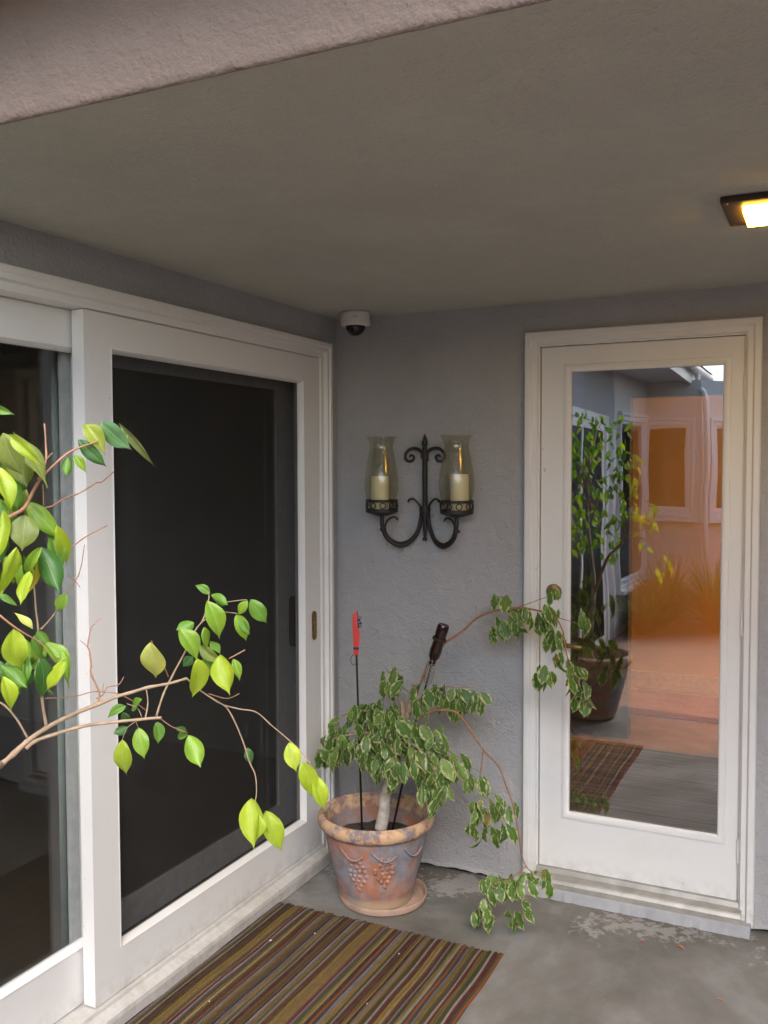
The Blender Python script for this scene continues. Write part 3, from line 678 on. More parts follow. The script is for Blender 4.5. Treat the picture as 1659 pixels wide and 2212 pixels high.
# leaf meshes -------------------------------------------------------------
def leaf_mesh(name, mat, wid, curl, fold, droop, tip=.16, nl=10, nw=2, seed=0, wav=.0, cup=.10):
    """unit leaf: base at origin, along +Y, normal +Z"""
    rnd = random.Random(seed); vs = []; uvs = []; fs = []
    ph = rnd.random()*6
    for i in range(nl+1):
        t = i/nl
        T = [(0,.0),(.05,.28),(.15,.62),(.3,.92),(.42,1),(.55,.96),(.7,.74),(.8,.46),(.87,.22),(.92,.09),(.96,.045),(1,.004)]
        for (ta, wa), (tb, wb) in zip(T, T[1:]):
            if ta <= t <= tb: wv_ = wid*.5*(wa+(wb-wa)*(t-ta)/(tb-ta))
        zc = -droop*t*t + .03*math.sin(t*4+ph); yc = t*(1-.18*abs(droop)*t)
        xs = curl*math.sin(t*math.pi*.9)*.12
        for k in range(-nw, nw+1):
            u = k/nw
            vs.append((xs+wv_*u*math.cos(fold), yc, zc + abs(wv_*u)*math.sin(fold) - cup*wid*(u*u)*(wv_/(wid*.5)) + wav*math.sin(t*9+ph+u*2)*abs(u)))
            uvs.append((.5+.5*u, t))
    q = 2*nw+1
    for i in range(nl):
        for k in range(q-1): fs.append((i*q+k, i*q+k+1, (i+1)*q+k+1, (i+1)*q+k))
    me = bpy.data.meshes.new(name); me.from_pydata(vs, [], fs); me.materials.append(mat)
    uv = me.uv_layers.new(name='UVMap')
    for l in me.loops: uv.data[l.index].uv = uvs[l.vertex_index]
    me.polygons.foreach_set('use_smooth', [True]*len(me.polygons)); return me

def leaf_mat(name, variegated):
    m = NM(name)
    uv = m.coord('UV'); sp = m.node('ShaderNodeSeparateXYZ'); m.link(uv, sp.inputs[0])
    oi = m.node('ShaderNodeObjectInfo')
    off = m.math('MULTIPLY', oi.outputs['Random'], 37.0)
    vo = m.node('ShaderNodeVectorMath', operation='ADD'); m.link(uv, vo.inputs[0])
    cb = m.node('ShaderNodeCombineXYZ'); m.link(off, cb.inputs[0]); m.link(off, cb.inputs[2]); m.link(cb.outputs[0], vo.inputs[1])
    edge = m.math('ABSOLUTE', m.math('SUBTRACT', m.math('MULTIPLY', sp.outputs[0], 2.0), 1.0))     # 0 mid .. 1 edge
    n = m.noise(5, 4, .6, vo.outputs[0]); n2 = m.noise(2.0, 2, .5, vo.outputs[0])
    col = oi.outputs['Color']
    col = m.mix(m.ramp(n2, [(.35, 0), (.65, .55)]), col, m.mix(1.0, col, (1.25,1.2,.75), 'MULTIPLY'))
    col = m.mix(m.ramp(n, [(.4, .28), (.62, 0)]), col, m.mix(1.0, col, (.6,.72,.6), 'MULTIPLY'))
    if variegated:
        e2 = m.math('ADD', m.math('MULTIPLY', edge, .72), m.math('MULTIPLY', m.math('SUBTRACT', n, .5), 2.0))
        tipv = m.math('MULTIPLY', m.ramp(sp.outputs[1], [(.55, 0), (1, 1)]), .25)
        e3 = m.math('ADD', e2, tipv)
        col = m.mix(m.ramp(e3, [(.52, 0), (.66, 1)]), col, (.52,.55,.27))
    rib = m.ramp(edge, [(.0, .30), (.06, 0)])
    col = m.mix(rib, col, (.55,.62,.25))
    vein = m.math('MULTIPLY', m.math('ABSOLUTE', m.math('SINE', m.math('ADD', m.math('MULTIPLY', sp.outputs[1], 42), m.math('MULTIPLY', edge, -9)))), 1.0)
    sp_n = m.noise(9, 2, .5, vo.outputs[0])
    col = m.mix(m.math('MULTIPLY', m.ramp(sp_n, [(.70, 0), (.74, 1)]), .55), col, (.42,.36,.12))
    col = m.mix(m.ramp(vein, [(.0, .22), (.22, 0)]), col, m.mix(1.0, col, (1.7,1.6,1.5), 'MULTIPLY'))
    m.set(col, m.ramp(n, [(.3, .34), (.7, .52)]), spec=.5)
    m.bump(m.math('ADD', vein, m.math('MULTIPLY', n, 2)), .10, .002)
    tl = m.node('ShaderNodeBsdfTranslucent'); tc = m.mix(1.0, col, (1.15,1.25,.55), 'MULTIPLY'); m.link(tc, tl.inputs[0])
    mx = m.node('ShaderNodeMixShader'); mx.inputs[0].default_value = .44
    m.link(m.b.outputs[0], mx.inputs[1]); m.link(tl.outputs[0], mx.inputs[2]); m.link(mx.outputs[0], m.out.inputs[0])
    return m.m
VLEAF = leaf_mat('variegated_leaf', True); GLEAF = leaf_mat('fig_leaf', False)
BARK = plain('grey_bark', (.40,.35,.30), .9, var=.35, scale=26, bump=.6, bdist=.006)
TWIG = plain('tan_twig', (.29,.205,.13), .85, var=.25, scale=60, bump=.3)
TWIG_R = plain('reddish_twig', (.29,.145,.08), .8, var=.25, scale=60, bump=.3)
vmesh = [leaf_mesh('leaf', VLEAF, w_, c_, f_, d_, seed=i, wav=.02) for i, (w_, c_, f_, d_) in enumerate([(.50,.3,.35,.18),(.56,-.4,.2,.30),(.46,.6,.55,.1),(.58,0,.25,-.1),(.50,-.7,.45,.4),(.54,.4,.7,.2),(.44,-.2,.3,.5)])]

def leaf_matrix(base, along, nrm, L, wx=1.0):
    y = along.normalized(); z = (nrm - y*nrm.dot(y))
    if z.length < 1e-4: z = y.orthogonal()
    z.normalize(); x = y.cross(z)
    M_ = Matrix.Identity(4)
    for i in range(3): M_[i][0], M_[i][1], M_[i][2], M_[i][3] = x[i]*L*wx, y[i]*L, z[i]*L, base[i]
    return M_
def put_leaf(me, parent, M_, color):
    o = bpy.data.objects.new('leaf', me); COL.objects.link(o); o.parent = parent
    o.matrix_parent_inverse = Matrix.Translation(parent.location).inverted(); o.matrix_world = M_
    o.matrix_basis = M_; o.color = (*color, 1); return o

fig = empty('variegated_fig', (PC.x+.017, PC.y+.015, .23)); tag(fig, 'small variegated weeping fig with cream-edged leaves in the corner pot', 'potted plant')
def Q(x, y, Y): return at_y((950+x/2.552)/1.4756, (1900+y/2.552)/1.4756, Y)
def P2(x, y, Y): return at_y((900+x/1.508)/1.4756, (1800+y/1.508)/1.4756, Y)
m = MB()
tp = spline([Q(672,1900,-.345), Q(700,1750,-.335), Q(705,1660,-.33), Q(730,1560,-.325), Q(755,1440,-.32), Q(790,1300,-.315), Q(830,1130,-.31), Q(870,1000,-.305)], 5)
nt_ = len(tp); m.tube(tp, [(.0245-.006*i/nt_)*(1+.14*noise.noise(Vector((i*.45,2,0)))) for i in range(nt_)], 12)
m.build('trunk', BARK, fig, smooth='all')
def branch(pts, r0, r1, mat, par, n=5, jit=.0015):
    P_ = spline(pts, n); N = len(P_); m = MB()
    P_ = [p+Vector((noise.noise(p*30), noise.noise(p*30+Vector((9,0,0))), noise.noise(p*30+Vector((0,9,0)))))*jit for p in P_]
    rr = [(r0+(r1-r0)*i/(N-1))*(1+.30*noise.noise(Vector((i*.9, r0*900, 0)))) for i in range(N)]
    m.tube(P_, rr, 8); return m.build('branch', mat, par, smooth='all')
B = lambda pts, r0, r1, mt=TWIG, par=None: branch(pts, r0, r1, mt, par or fig)
B([Q(860,1010,-.305), Q(850,900,-.31), Q(838,850,-.315)], .012, .008)
B([Q(880,990,-.30), Q(915,870,-.29), Q(945,730,-.285)], .014, .010)
B([Q(850,1020,-.30), Q(820,800,-.27), Q(760,650,-.26), Q(700,570,-.27)], .006, .0015)
B([Q(830,1120,-.31), Q(700,1000,-.30), Q(520,930,-.30), Q(350,980,-.33)], .007, .002)
B([Q(800,1220,-.31), Q(600,1120,-.36), Q(420,1130,-.40), Q(180,1190,-.42)], .007, .0015)
B([Q(790,1280,-.32), Q(700,1200,-.42), Q(560,1200,-.47), Q(450,1290,-.48)], .006, .0015)
B([Q(840,1120,-.31), Q(980,1130,-.34), Q(1130,1200,-.36), Q(1340,1330,-.34)], .007, .0015)
B([Q(810,1250,-.31), Q(920,1200,-.42), Q(1060,1330,-.46), Q(1160,1560,-.44)], .006, .0015)
B([Q(900,960,-.30), Q(1030,790,-.28), Q(1180,740,-.27), Q(1450,740,-.25)], .006, .0015)
B([Q(800,1250,-.33), Q(780,1200,-.45), Q(800,1330,-.48)], .005, .0015)
# long drooping branches
LB1 = [Q(890,980,-.29), Q(1000,700,-.26), P2(720,440,-.25), P2(790,370,-.23), P2(860,325,-.21), P2(930,260,-.20), P2(1010,225,-.20), P2(1120,208,-.21), P2(1230,220,-.22), P2(1310,250,-.23), P2(1350,330,-.24), P2(1375,460,-.24), P2(1440,600,-.24), P2(1480,690,-.24)]
B(LB1, .0065, .0015, TWIG_R)
LB2 = [Q(960,1010,-.30), P2(690,720,-.31), P2(740,700,-.32), P2(820,705,-.33), P2(870,745,-.34), P2(920,820,-.36), P2(965,890,-.38), P2(1040,970,-.40), P2(1075,1060,-.41), P2(1110,1160,-.42), P2(1130,1260,-.42), P2(1150,1390,-.41), P2(1175,1455,-.40), P2(1220,1490,-.39)]
B(LB2, .0055, .0015, TWIG_R)
B([P2(965,890,-.38), P2(955,990,-.385), P2(945,1060,-.39), P2(955,1110,-.39), P2(1010,1150,-.40), P2(985,1250,-.40), P2(975,1330,-.40)], .0025, .001, TWIG_R)
B([P2(1170,1450,-.40), P2(1110,1500,-.43), P2(1020,1540,-.45), P2(970,1620,-.46)], .002, .001, TWIG_R)
B([P2(1200,1480,-.39), P2(1190,1560,-.42), P2(1150,1640,-.44)], .0018, .0008, TWIG_R)
B([P2(1120,208,-.21), P2(1290,150,-.23)], .002, .001, TWIG_R); B([P2(1310,250,-.23), P2(1440,290,-.22)], .002, .0008, TWIG_R)

GREENS = [(.11,.20,.055), (.13,.235,.06), (.155,.265,.07), (.09,.175,.06), (.18,.29,.075), (.115,.21,.075)]
clusters = []
for (x, y, rx, ry, n, Y) in [(760,700,110,130,12,-.26),(560,980,190,90,18,-.31),(250,1230,110,80,10,-.41),(450,1230,200,110,24,-.42),(760,1130,170,120,18,-.38),(790,1400,80,90,7,-.46),(1000,1220,140,120,16,-.38),(1130,1380,140,110,14,-.42),(1280,1330,80,40,6,-.34),(1110,1570,110,100,9,-.44),(980,1420,70,70,5,-.44),(1150,790,110,70,9,-.27),(1330,830,120,80,11,-.26),(1460,810,45,60,3,-.25),(990,800,70,70,5,-.32),(620,1080,200,60,10,-.36),(880,1080,90,70,6,-.40),(700,900,90,70,6,-.28),(330,1080,110,80,8,-.36),(650,1330,140,80,9,-.47),(930,1330,90,90,7,-.45),(1080,1100,110,80,7,-.36),(780,1000,120,80,8,-.34)]:
    clusters.append((lambda a, b, Yv: Q(a, b, Yv), x, y, rx, ry, n, Y, .084))
for (x, y, rx, ry, n, Y) in [(1050,170,40,25,3,-.20),(1050,300,70,50,8,-.20),(1150,260,70,45,7,-.21),(1250,260,60,55,7,-.22),(1290,350,55,45,5,-.23),(1290,220,50,40,4,-.23),(1440,270,30,35,3,-.22),(1300,140,45,20,3,-.23),(1330,470,40,35,4,-.24),(1250,530,45,35,5,-.25),(1400,535,50,35,5,-.24),(1440,630,50,60,7,-.24),
    (900,1040,30,20,3,-.39),(960,1050,20,25,2,-.39),(950,1170,50,40,5,-.40),(1030,1150,45,35,4,-.40),(1090,1170,50,40,5,-.42),(930,1255,40,45,4,-.41),(1070,1260,20,20,2,-.41),(985,1300,40,55,5,-.40),
    (1010,1540,55,35,6,-.45),(1100,1545,65,40,8,-.43),(1200,1520,55,35,6,-.40),(1270,1510,35,35,4,-.39),(970,1620,30,25,2,-.46),(930,1690,30,30,3,-.46),(985,1690,30,40,3,-.46),(1100,1700,30,35,3,-.44),(1150,1660,30,25,2,-.44)]:
    clusters.append((lambda a, b, Yv: P2(a, b, Yv), x, y, rx, ry, n, Y, .077))
extra = MB(); nleaf = 0
todo = []
for (fn, x, y, rx, ry, n, Y, L) in clusters:
    for i in range(round(n*(1.75 if rx > 80 or L > .07 else 1.7))):
        a = random.random()*2*math.pi; r = math.sqrt(random.random())
        dx = r*math.cos(a); dy = r*math.sin(a)
        Yv = min(-.05, Y+random.gauss(0, .045 if rx > 80 else .022))
        base = fn(x+dx*rx, y+dy*ry-(.35*L*1000 if fn is None else 22), Yv)
        out = (base-Vector((.40,-.30,.75))); out.z = 0
        if out.length > .05: out.normalize()
        along = Vector((0,0,-1)) + out*random.uniform(-.05,.45) + Vector((random.gauss(0,.33), random.gauss(0,.25), random.gauss(0,.18)))
        tc = (CAM-base).normalized()
        nrm = tc*.75 + Vector((0,0,.35)) + out*.3 + Vector((random.gauss(0,.5), random.gauss(0,.35), random.gauss(0,.35)))
        if base.y + along.normalized().y*L > -.02: continue
        todo.append((base, along, nrm, L*random.uniform(.5,1.15)))
random.shuffle(todo)
for (base, along, nrm, L) in todo[:300]:
    c0 = random.choice(GREENS); v = random.uniform(.8,1.2)
    if random.random() < .045: c0 = (.26,.19,.06)
    put_leaf(random.choice(vmesh), fig, leaf_matrix(base, along, nrm, L, random.uniform(.88,1.12)), tuple(x*v for x in c0))
rest = todo[300:]
if rest:
    vs = []; fs = []; uvs = []
    me0 = bpy.data.meshes.new('leaves')
    for (base, along, nrm, L) in rest:
        src = random.choice(vmesh); M_ = leaf_matrix(base, along, nrm, L); o_ = len(vs)
        vs += [tuple(M_ @ v.co) for v in src.vertices]; fs += [tuple(i+o_ for i in p_.vertices) for p_ in src.polygons]
        tmp = {}
        for l in src.loops: tmp[l.vertex_index] = tuple(src.uv_layers[0].data[l.index].uv)
        uvs += [tmp[i] for i in range(len(src.vertices))]
    me0.from_pydata(vs, [], fs); me0.materials.append(VLEAF); ul = me0.uv_layers.new(name='UVMap')
    for l in me0.loops: ul.data[l.index].uv = uvs[l.vertex_index]
    me0.polygons.foreach_set('use_smooth', [True]*len(me0.polygons))
    o = bpy.data.objects.new('leaves', me0); COL.objects.link(o); o.parent = fig; o.matrix_parent_inverse = Matrix.Translation(fig.location).inverted(); o.color = (.10,.19,.05,1); o['kind'] = 'stuff'

# garden stakes in the pot -----------------------------------------------------
REDW = plain('red_lacquer', (.62,.035,.02), .35, var=.1); BLUE = plain('dark_blue_bead', (.02,.018,.08), .3); BEADG = plain('grey_bead', (.20,.22,.24), .25)
st = empty('garden_stake', (.267,-.30,.23)); tag(st, 'thin garden stake topped with a red paddle and blue beads', 'garden stake')
a_ = at_y(782,1775,-.30); b_ = at_y(770,1412,-.30); t_ = at_y(768,1318,-.30)
m = MB(); m.tube([Vector((a_.x,a_.y,.232)), b_, b_+(t_-b_)*.25], .0042, 8); m.build('rod', IRON, st, smooth='all')
ax = (t_-b_); Ls = ax.length; rr_ = Vector((_r.x,_r.y,0)).normalized(); nn_ = Vector((-_f.x,-_f.y,0)).normalized()
def plate(pts, th, mat, par, name):
    m = MB(); vs = [b_+ax*v+rr_*u+nn_*(th/2) for u, v in pts]+[b_+ax*v+rr_*u-nn_*(th/2) for u, v in pts]; n = len(pts)
    m.add(vs, [tuple(range(n)), tuple(range(2*n-1,n-1,-1))]+[(i,(i+1)%n,n+(i+1)%n,n+i) for i in range(n)]); return m.build(name, mat, par, bevel=.001, smooth=True)
plate([(-.010,-.02),(.008,-.02),(.009,.11),(.013,.32),(.015,.56),(.006,.56),(.006,.985),(.002,.985),(-.013,.89),(-.012,.5),(-.010,.1)], .012, REDW, st, 'red_paddle')
plate([(.0065,.565),(.013,.60),(.011,.72),(.009,.84),(.0075,.98),(.0062,.99)], .008, BLUE, st, 'blue_strip')
plate([(-.0115,.10),(.0105,.10),(.0105,.16),(-.0115,.16)], .016, BLUE, st, 'band')
for (u, v, r_, mt) in ((.017,.64,.006,BEADG),(.018,.70,.0055,BLUE),(.018,.84,.006,BEADG),(.014,.77,.005,BLUE)):
    m = MB(); m.lathe([(r_*math.sin(t), -r_*math.cos(t)) for t in [math.pi*i/8 for i in range(9)]], b_+ax*v+rr_*u, 12); m.build('bead', mt, st, smooth='all')
lp = b_-ax*.04; m = MB()
m.tube([lp-rr_*.011+(rr_*math.cos(a)*.011+Vector((0,0,1))*math.sin(a)*.020)+Vector((0,0,-.018)) for a in [math.pi*(.4+1.5*i/14) for i in range(15)]], .0011, 6); m.build('wire_loop', IRON, st, smooth='all')

st2 = empty('bottle_stake', (.41,-.29,.23)); tag(st2, 'dark glass bottle upended in a wire holder on a leaning stake', 'garden stake')
e0 = at_y(846,1782,-.27); e1 = at_y(952,1372,-.29); e0 = Vector((e0.x,e0.y,.232)); AXS = (e1-e0).normalized()
def ax_at(x, y): 
    return at_y(x, y, -.29)
bT, bN, bM = ax_at(959,1349), ax_at(940,1412), ax_at(932,1436)
m = MB(); m.tube([e0, ax_at(898,1560)*.5+ax_at(898,1560)*.5, ax_at(921,1478), bM], .0042, 8); m.build('rod', IRON, st2, smooth='all')
DGL = NM('dark_bottle_glass').set((.020,.008,.006), .12).m
bx_ = (bT-bM).normalized(); HB = (bT-bM).length
rot = bx_.to_track_quat('Z', 'Y').to_matrix().to_4x4()
m = MB(); m.lathe([(0,0),(.012,0),(.0125,.02),(.021,.035),(.0225,.06),(.0205,.10),(.0225,.13),(.0225,HB-.008),(.019,HB-.001),(0,HB-.004)], n=28)
o = m.build('bottle', DGL, st2, smooth=True); o.matrix_parent_inverse = Matrix.Translation(st2.location).inverted(); o.matrix_basis = Matrix.Translation(bM) @ rot
m = MB(); m.lathe([(.024,HB*.60),(.0275,HB*.60+.003),(.0275,HB*.60+.010),(.024,HB*.60+.013)], n=24)
for s in (-1, 1): m.lathe([(0,-.007),(.007,0),(0,.007)], (s*.029,0,HB*.60+.007), 10)
o = m.build('clamp_band', IRON, st2, smooth=True); o.matrix_parent_inverse = Matrix.Translation(st2.location).inverted(); o.matrix_basis = Matrix.Translation(bM) @ rot @ Matrix.Rotation(R(20), 4, 'Z')
c0_, c1_ = ax_at(922,1480), ax_at(936,1425); hx = (c1_-c0_)
WIRE = plain('galvanised_wire', (.28,.27,.22), .5, .6)
m = MB(); ex = hx.normalized().orthogonal().normalized(); ey = hx.normalized().cross(ex)
for i in range(6):
    a = 2*math.pi*i/6; d_ = ex*math.cos(a)+ey*math.sin(a); m.tube([c0_+d_*.004, c0_+hx*.08+d_*.014, c0_+hx*.5+d_*.0165, c1_+d_*.0165], .0011, 5)
m.tube([c0_+hx*(t/60)+(ex*math.cos(t*.7)+ey*math.sin(t*.7))*.0165 for t in range(4, 61)], .0009, 5); m.build('wire_holder', WIRE, st2, smooth='all')

# ---------------------------------------------------------------- foreground weeping fig
def Zp(x, y): return x*.4901, 813.2+y*.4901
def DZ(x, y, d): a, b = Zp(x, y); return at_depth(a, b, d)
FB = Vector((.47,-2.62,0))
pot2 = pot_build('flower_pot', FB, 1.25, 'terracotta pot of the foreground fig, mirrored in the door glass', TERRA, False)
fg = empty('weeping_fig', (FB.x, FB.y, .29)); tag(fg, 'weeping fig with bright yellow-green leaves reaching in from the left', 'potted plant')
gmesh = [leaf_mesh('leaf', GLEAF, w_, c_, f_, d_, tip=.26, nl=16, nw=3, seed=20+i, wav=.03, cup=(.12,.18,.08,.22,.15,.06)[i]) for i, (w_, c_, f_, d_) in enumerate([(1,.0,.25,.10),(1,.5,.35,.25),(1,-.5,.45,.30),(1,.2,.15,-.12),(1,.8,.6,.35),(1,-.8,.3,.45)])]
def dep(x): return 1.50+.20*max(0, min(1, x/1300))
def BZ(pts, w0, w1, mat=TWIG, d0=0.0, d1=0.0, n=5):
    N = len(pts); P_ = [DZ(x, y, dep(x)+d0+(d1-d0)*i/(N-1)) for i, (x, y) in enumerate(pts)]
    s = .4901*1.6/CF/2*.86
    return branch(P_, w0*s, w1*s, mat, fg, n, .0012)
root0 = DZ(-60, 1745, 1.47)
m = MB(); P_ = spline([Vector((FB.x,FB.y,.28)), Vector((FB.x-.01,FB.y+.02,.55)), Vector((FB.x+.02,FB.y+.03,.8)), Vector((FB.x,FB.y+.02,1.1)), Vector((FB.x-.03,FB.y,1.4)), Vector((FB.x,FB.y+.03,1.7))], 5)
m.tube(P_, [.022-.016*i/len(P_) for i in range(len(P_))], 10); m.build('trunk', BARK, fg, smooth='all')
B([Vector((FB.x+.02,FB.y+.03,.82)), (Vector((FB.x+.02,FB.y+.03,.95))+root0)/2, root0, DZ(0,1715,1.5)], .012, .0062, TWIG, fg)
BZ([(0,1715),(60,1665),(130,1600),(200,1550),(300,1500),(430,1445),(520,1410),(640,1375),(740,1355),(825,1330)], 31, 13)
BZ([(115,1640),(160,1605),(250,1575),(350,1545),(450,1528),(600,1515),(712,1502)], 20, 15, TWIG, -.02, -.02)
BZ([(822,1330),(890,1390),(950,1430),(1000,1460),(1040,1530),(1075,1620),(1100,1700),(1125,1760),(1130,1840),(1128,1880),(1150,1920)], 9, 6)
BZ([(990,1450),(1060,1465),(1130,1480),(1200,1540),(1275,1605),(1340,1670),(1372,1712)], 8, 5)
BZ([(690,1498),(720,1400),(760,1320),(810,1220),(860,1120),(895,1070),(920,980),(915,950)], 12, 6)
BZ([(895,1060),(950,1005),(1010,993),(1090,985)], 6, 4); BZ([(880,1090),(960,1040),(1050,1045)], 6, 4)
BZ([(120,1595),(80,1520),(20,1450),(-40,1420)], 12, 9); BZ([(203,1548),(185,1410),(175,1300),(168,1120),(152,950),(140,880)], 16, 8)
BZ([(180,1115),(230,1060),(280,980),(330,900),(350,860),(375,740)], 10, 5, TWIG, .02, .10)
BZ([(432,1440),(436,1390),(400,1310),(402,1270),(395,1210),(388,1185),(400,1120),(412,1095),(446,1068)], 11, 4, TWIG_R, 0, .02)
BZ([(392,1200),(375,1180),(352,1162)], 4, 2, TWIG_R)
BZ([(425,1420),(455,1400),(470,1370),(520,1360),(545,1325)], 6, 4, TWIG_R, 0, .05); BZ([(452,1395),(455,1350)], 5, 3)
BZ([(-30,660),(60,610),(110,575),(150,500),(190,440),(260,370),(330,320),(435,288)], 22, 8, TWIG_R, -.05, -.03)
BZ([(165,455),(195,400),(205,330),(194,208)], 11, 8, TWIG_R, -.05, -.03); BZ([(200,375),(230,335)], 7, 5, TWIG_R)
BZ([(130,585),(220,575),(280,540),(350,515),(420,470),(450,465),(502,420)], 10, 6, TWIG_R, -.02, .04)
BZ([(192,570),(190,520),(188,475)], 7, 6, TWIG_R)
BZ([(280,770),(318,750),(380,705),(440,675),(472,660)], 8, 6, TWIG_R, 0, .03)
BZ([(300,880),(330,900),(352,930)], 5, 4, TWIG_R)
BZ([(-30,1030),(60,1100),(120,1140),(180,1175),(230,1230),(300,1245)], 11, 5, TWIG_R, -.06, -.06)
BZ([(640,1512),(650,1440),(645,1378)], 9, 6); BZ([(742,1325),(710,1250),(668,1165)], 5, 4, TWIG_R)
BZ([(1010,1245),(1080,1205)], 7, 6, TWIG_R); BZ([(920,1400),(1000,1420),(1055,1398)], 6, 5, TWIG_R)
BZ([(700,1500),(760,1545),(830,1572)], 5, 4, TWIG_R); BZ([(200,1420),(330,1410),(420,1390),(520,1398),(600,1440),(650,1480)], 6, 4, TWIG_R, 0, .03)
BZ([(625,1500),(605,1460),(560,1440)], 5, 3); BZ([(600,1520),(560,1550),(540,1600)], 4, 3); BZ([(600,1518),(612,1550)], 4, 3)
YG, LG, MG, DG, TG, PY_, OY = (.36,.47,.035), (.22,.37,.04), (.13,.27,.04), (.06,.16,.04), (.09,.19,.085), (.52,.56,.16), (.55,.42,.05)
UG = (.22,.27,.07)
Lv = [(-45,128,33,165,45,MG,-.05),(15,248,82,432,108,UG,-.10),(60,240,212,458,92,UG,-.06),(42,256,142,380,52,YG,-.14),(-15,395,82,560,100,YG,-.12),(80,330,118,485,92,UG,-.03),
(372,208,454,320,80,(.30,.36,.06),-.02),(345,278,456,384,62,DG,-.03),(440,200,562,316,88,TG,-.03),(525,206,656,386,34,(.18,.21,.08),0),(540,235,560,305,40,MG,.01),(305,350,292,442,42,MG,-.03),(326,347,374,414,42,LG,-.04),
(115,553,264,692,84,LG,-.03),(112,608,98,757,118,UG,-.08),(250,655,298,842,62,YG,-.04),(225,690,288,838,80,MG,-.02),(185,752,264,942,98,DG,-.07),(182,750,95,882,52,LG,-.08),(68,750,50,964,90,YG,-.09),(130,858,84,990,68,YG,-.08),(158,798,172,948,50,OY,-.04),(105,788,142,912,44,DG,-.06),(14,588,0,802,56,YG,-.10),(-8,540,22,592,40,MG,-.05),(-8,960,72,992,34,MG,-.05),(292,958,248,1032,54,LG,.03),
(143,1114,92,1030,38,PY_,-.08),(60,1112,98,1296,124,YG,-.10),(165,1118,218,1196,54,MG,-.05),(188,1164,322,1328,80,LG,-.06),(275,1208,300,1332,34,LG,-.07),(286,1250,204,1378,60,YG,-.09),(176,1240,208,1432,84,DG,-.09),(116,1228,128,1346,44,MG,-.07),(4,1268,120,1372,68,MG,-.08),(10,1320,62,1470,70,YG,-.10),(-30,1250,30,1330,60,DG,-.06),(150,1140,175,1240,50,MG,-.02),
(666,1170,660,1350,104,PY_,-.03),(926,958,864,920,42,MG,0),(930,962,1006,1004,46,MG,-.01),(912,988,976,1150,88,LG,-.03),(1092,988,1048,1050,42,LG,0),(1103,984,1172,1084,68,MG,0),(1040,1050,1086,1162,60,LG,0),(1060,1052,1095,1130,44,MG,.01),(856,1085,780,1120,56,MG,0),(788,1110,878,1238,88,LG,-.03),(898,1104,928,1192,50,LG,-.01),(928,1164,970,1216,42,MG,0),(868,1244,882,1414,92,YG,-.04),(880,1184,968,1256,62,UG,0),(972,1224,1004,1392,96,YG,-.04),(1028,1244,1056,1332,42,LG,0),(850,1235,815,1275,44,DG,.02),(905,1230,930,1320,60,MG,.02),
(628,1425,550,1456,52,MG,0),(556,1452,474,1496,48,MG,0),(562,1545,504,1576,42,DG,.01),(540,1480,560,1535,42,DG,.02),(540,1600,548,1760,78,(.30,.40,.04),-.03),(610,1548,632,1678,70,LG,-.02),(690,1524,706,1606,52,MG,0),(828,1580,770,1596,34,MG,.01),(832,1580,884,1717,80,LG,-.02),(820,1570,785,1545,34,DG,.01),(1090,1636,1110,1706,40,DG,0),(1274,1612,1306,1736,72,(.42,.52,.06),-.01),(1330,1698,1378,1852,80,YG,-.01),(1380,1752,1454,1907,82,YG,0),(1108,1858,1116,2064,98,(.38,.47,.045),-.02),(1140,1928,1144,2050,48,YG,-.03),(1148,1925,1190,1992,46,LG,.01),(1170,1914,1242,2084,86,YG,0)]
for i, (x0, y0, x1, y1, wpx, c0, dd) in enumerate(Lv):
    d = dep((x0+x1)/2)+dd; a_ = DZ(x0, y0, d+random.uniform(-.005,.01)); b_ = DZ(x1, y1, d+random.uniform(-.018,.014))
    L = (b_-a_).length; wm = wpx*.4901*d/CF
    tc = (CAM-a_).normalized(); nrm = tc + Vector((0,0,.35)) + Vector((random.gauss(0,.36), random.gauss(0,.36), random.gauss(0,.3)))
    v = random.uniform(.9,1.1)
    put_leaf(gmesh[(i*5+2) % 6], fg, leaf_matrix(a_, b_-a_, nrm, L*1.10, 1.10*wm/(L*1.10)), tuple(x*v for x in c0))
fr = random.Random(31)
for i in range(34):     # inner leaves of the dense upper cluster
    if i < 22: x0, y0 = fr.uniform(-40,230), fr.uniform(250,860)
    else: x0, y0 = fr.uniform(-40,230), fr.uniform(1120,1300)
    if x0 > 120 and y0 < 560: continue
    l_ = fr.uniform(95,165); x1 = x0+fr.uniform(-40,60); y1 = y0+l_; d = dep(x0)+fr.uniform(.0,.07)
    a_ = DZ(x0, y0, d); b_ = DZ(x1, y1, d+fr.uniform(-.02,.02)); L = (b_-a_).length
    nrm = (CAM-a_).normalized()+Vector((fr.gauss(0,.5), fr.gauss(0,.5), .3+fr.gauss(0,.3)))
    put_leaf(gmesh[i % 6], fg, leaf_matrix(a_, b_-a_, nrm, L, fr.uniform(.46,.58)), fr.choice([MG, DG, UG, LG, (.10,.20,.05)]))
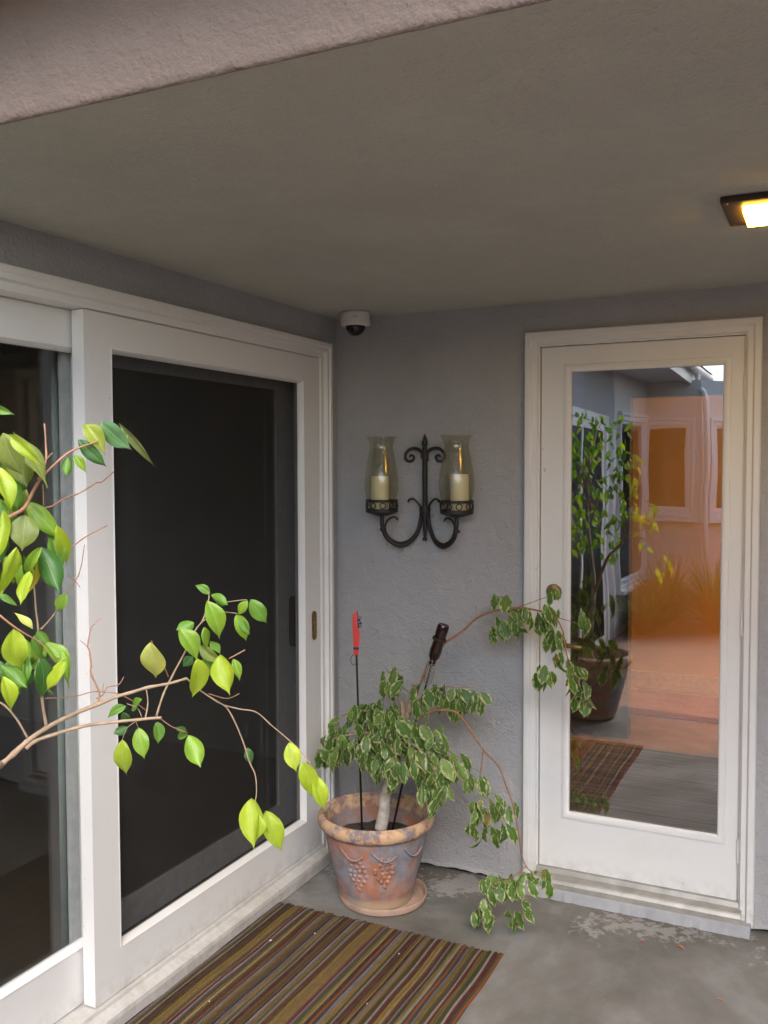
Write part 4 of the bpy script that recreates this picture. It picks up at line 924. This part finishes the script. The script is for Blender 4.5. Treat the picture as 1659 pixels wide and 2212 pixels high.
# the part of the crown outside the frame, mirrored in the door glass
for i in range(420):
    a = random.uniform(0, 2*math.pi); r = .40*math.sqrt(random.random()); z = random.uniform(1.05, 2.05)
    base = Vector((.30+r*math.cos(a), -2.72+r*.8*math.sin(a), z))
    if (base-CAM).dot(_f) > .2 and abs((base-CAM).dot(_r)/(base-CAM).dot(_f)) < CW/2/CF+.03: continue
    if base.x < .06: continue
    put_leaf(random.choice(gmesh), fg, leaf_matrix(base, Vector((random.gauss(0,.4),random.gauss(0,.4),-1)), Vector((random.gauss(0,1),random.gauss(0,1),.5)), random.uniform(.06,.085), .48), random.choice([LG,MG,DG,YG]))
for k in range(5):
    a = k*1.3; B([Vector((FB.x,FB.y+.02,1.3+.08*k)), Vector((.38+.15*math.cos(a), -2.68+.14*math.sin(a), 1.55+.08*k)), Vector((.34+.30*math.cos(a)*.8, -2.72+.26*math.sin(a), 1.6+.09*k))], .006, .002, TWIG, fg)

# ---------------------------------------------------------------- courtyard planting (mirrored in the door glass)
FERN = plain('fern_green', (.13,.20,.045), .6, var=.3, scale=5)
for ci, (cx_, cy_, hh) in enumerate(((.35,-6.45,.85),(.85,-6.3,.95),(1.35,-6.6,.8),(-.0+.25,-5.9,.6))):
    root = empty('fern', (cx_,cy_,-.03)); tag(root, ['bushy fern nearest the mirrored window sill','tall fern at the bay corner','fern right of the bay corner','low fern in front of the bay wall'][ci]+' across the courtyard', 'fern', 'ferns across the courtyard')
    m = MB()
    for i in range(260):
        a = random.uniform(0,2*math.pi); l = hh*random.uniform(.35,1.1); sp_ = random.uniform(.05,.75)
        p0 = Vector((cx_+.06*math.cos(a), cy_+.06*math.sin(a), -.02)); d_ = Vector((math.cos(a), math.sin(a), 0)); sd_ = Vector((-math.sin(a), math.cos(a), 0))
        vs = []
        for t in range(7):
            u = t/6; c = p0+d_*sp_*u**1.5+Vector((0,0,l*(u-.28*u*u*sp_*2))); ww = .009*math.sin(math.pi*(.08+.9*u)); vs += [c-sd_*ww, c+sd_*ww]
        m.add(vs, [(2*t,2*t+1,2*t+3,2*t+2) for t in range(6)])
    m.build('fronds', FERN, root, smooth='all', normals=False)

# ---------------------------------------------------------------- litter on the concrete
PETAL = plain('red_petal', (.36,.02,.02), .6); DRY = plain('dry_leaf', (.36,.16,.07), .8, var=.3)
for (x, y, L, mt, lb, ang, nm) in ((1386,2037,.016,PETAL,'small red petal on the concrete before the glazed door',.3,'petal'),(1420,2022,.014,DRY,'tiny brown leaf scrap nearest the painted curb',1.4,'dry_leaf'),(1471,2048,.030,DRY,'curled tan dry leaf on the concrete below the door',-.3,'dry_leaf'),(1443,2101,.009,PETAL,'tiny red petal fleck in the middle of the concrete',2.2,'petal'),(1305,2161,.011,DRY,'orange leaf fleck on the concrete right of the doormat',.9,'dry_leaf'),(1556,2161,.022,DRY,'flat brown leaf scrap at the right of the concrete',.1,'dry_leaf'),(1350,2206,.010,DRY,'orange fleck at the bottom edge of the concrete',.5,'dry_leaf')):
    p = at_z(x, y, 0); m = MB(); vs = []
    for i in range(6):
        u = i/5; ww = .22*math.sin(math.pi*(.06+.9*u)); z = .10+.22*math.sin(math.pi*u*1.3)
        vs += [(u-.5, -ww, z+.10), (u-.5, 0, z), (u-.5, ww, z+.14)]
    fs = []
    for i in range(5): fs += [(i*3,i*3+1,i*3+4,i*3+3), (i*3+1,i*3+2,i*3+5,i*3+4)]
    m.add(vs, fs); o = m.build(nm, mt, smooth='all'); o.scale = (L, L, L*.6); o.rotation_euler = (0,0,ang); o.location = (p.x, p.y, -.0003); tag(o, lb, 'leaf litter')
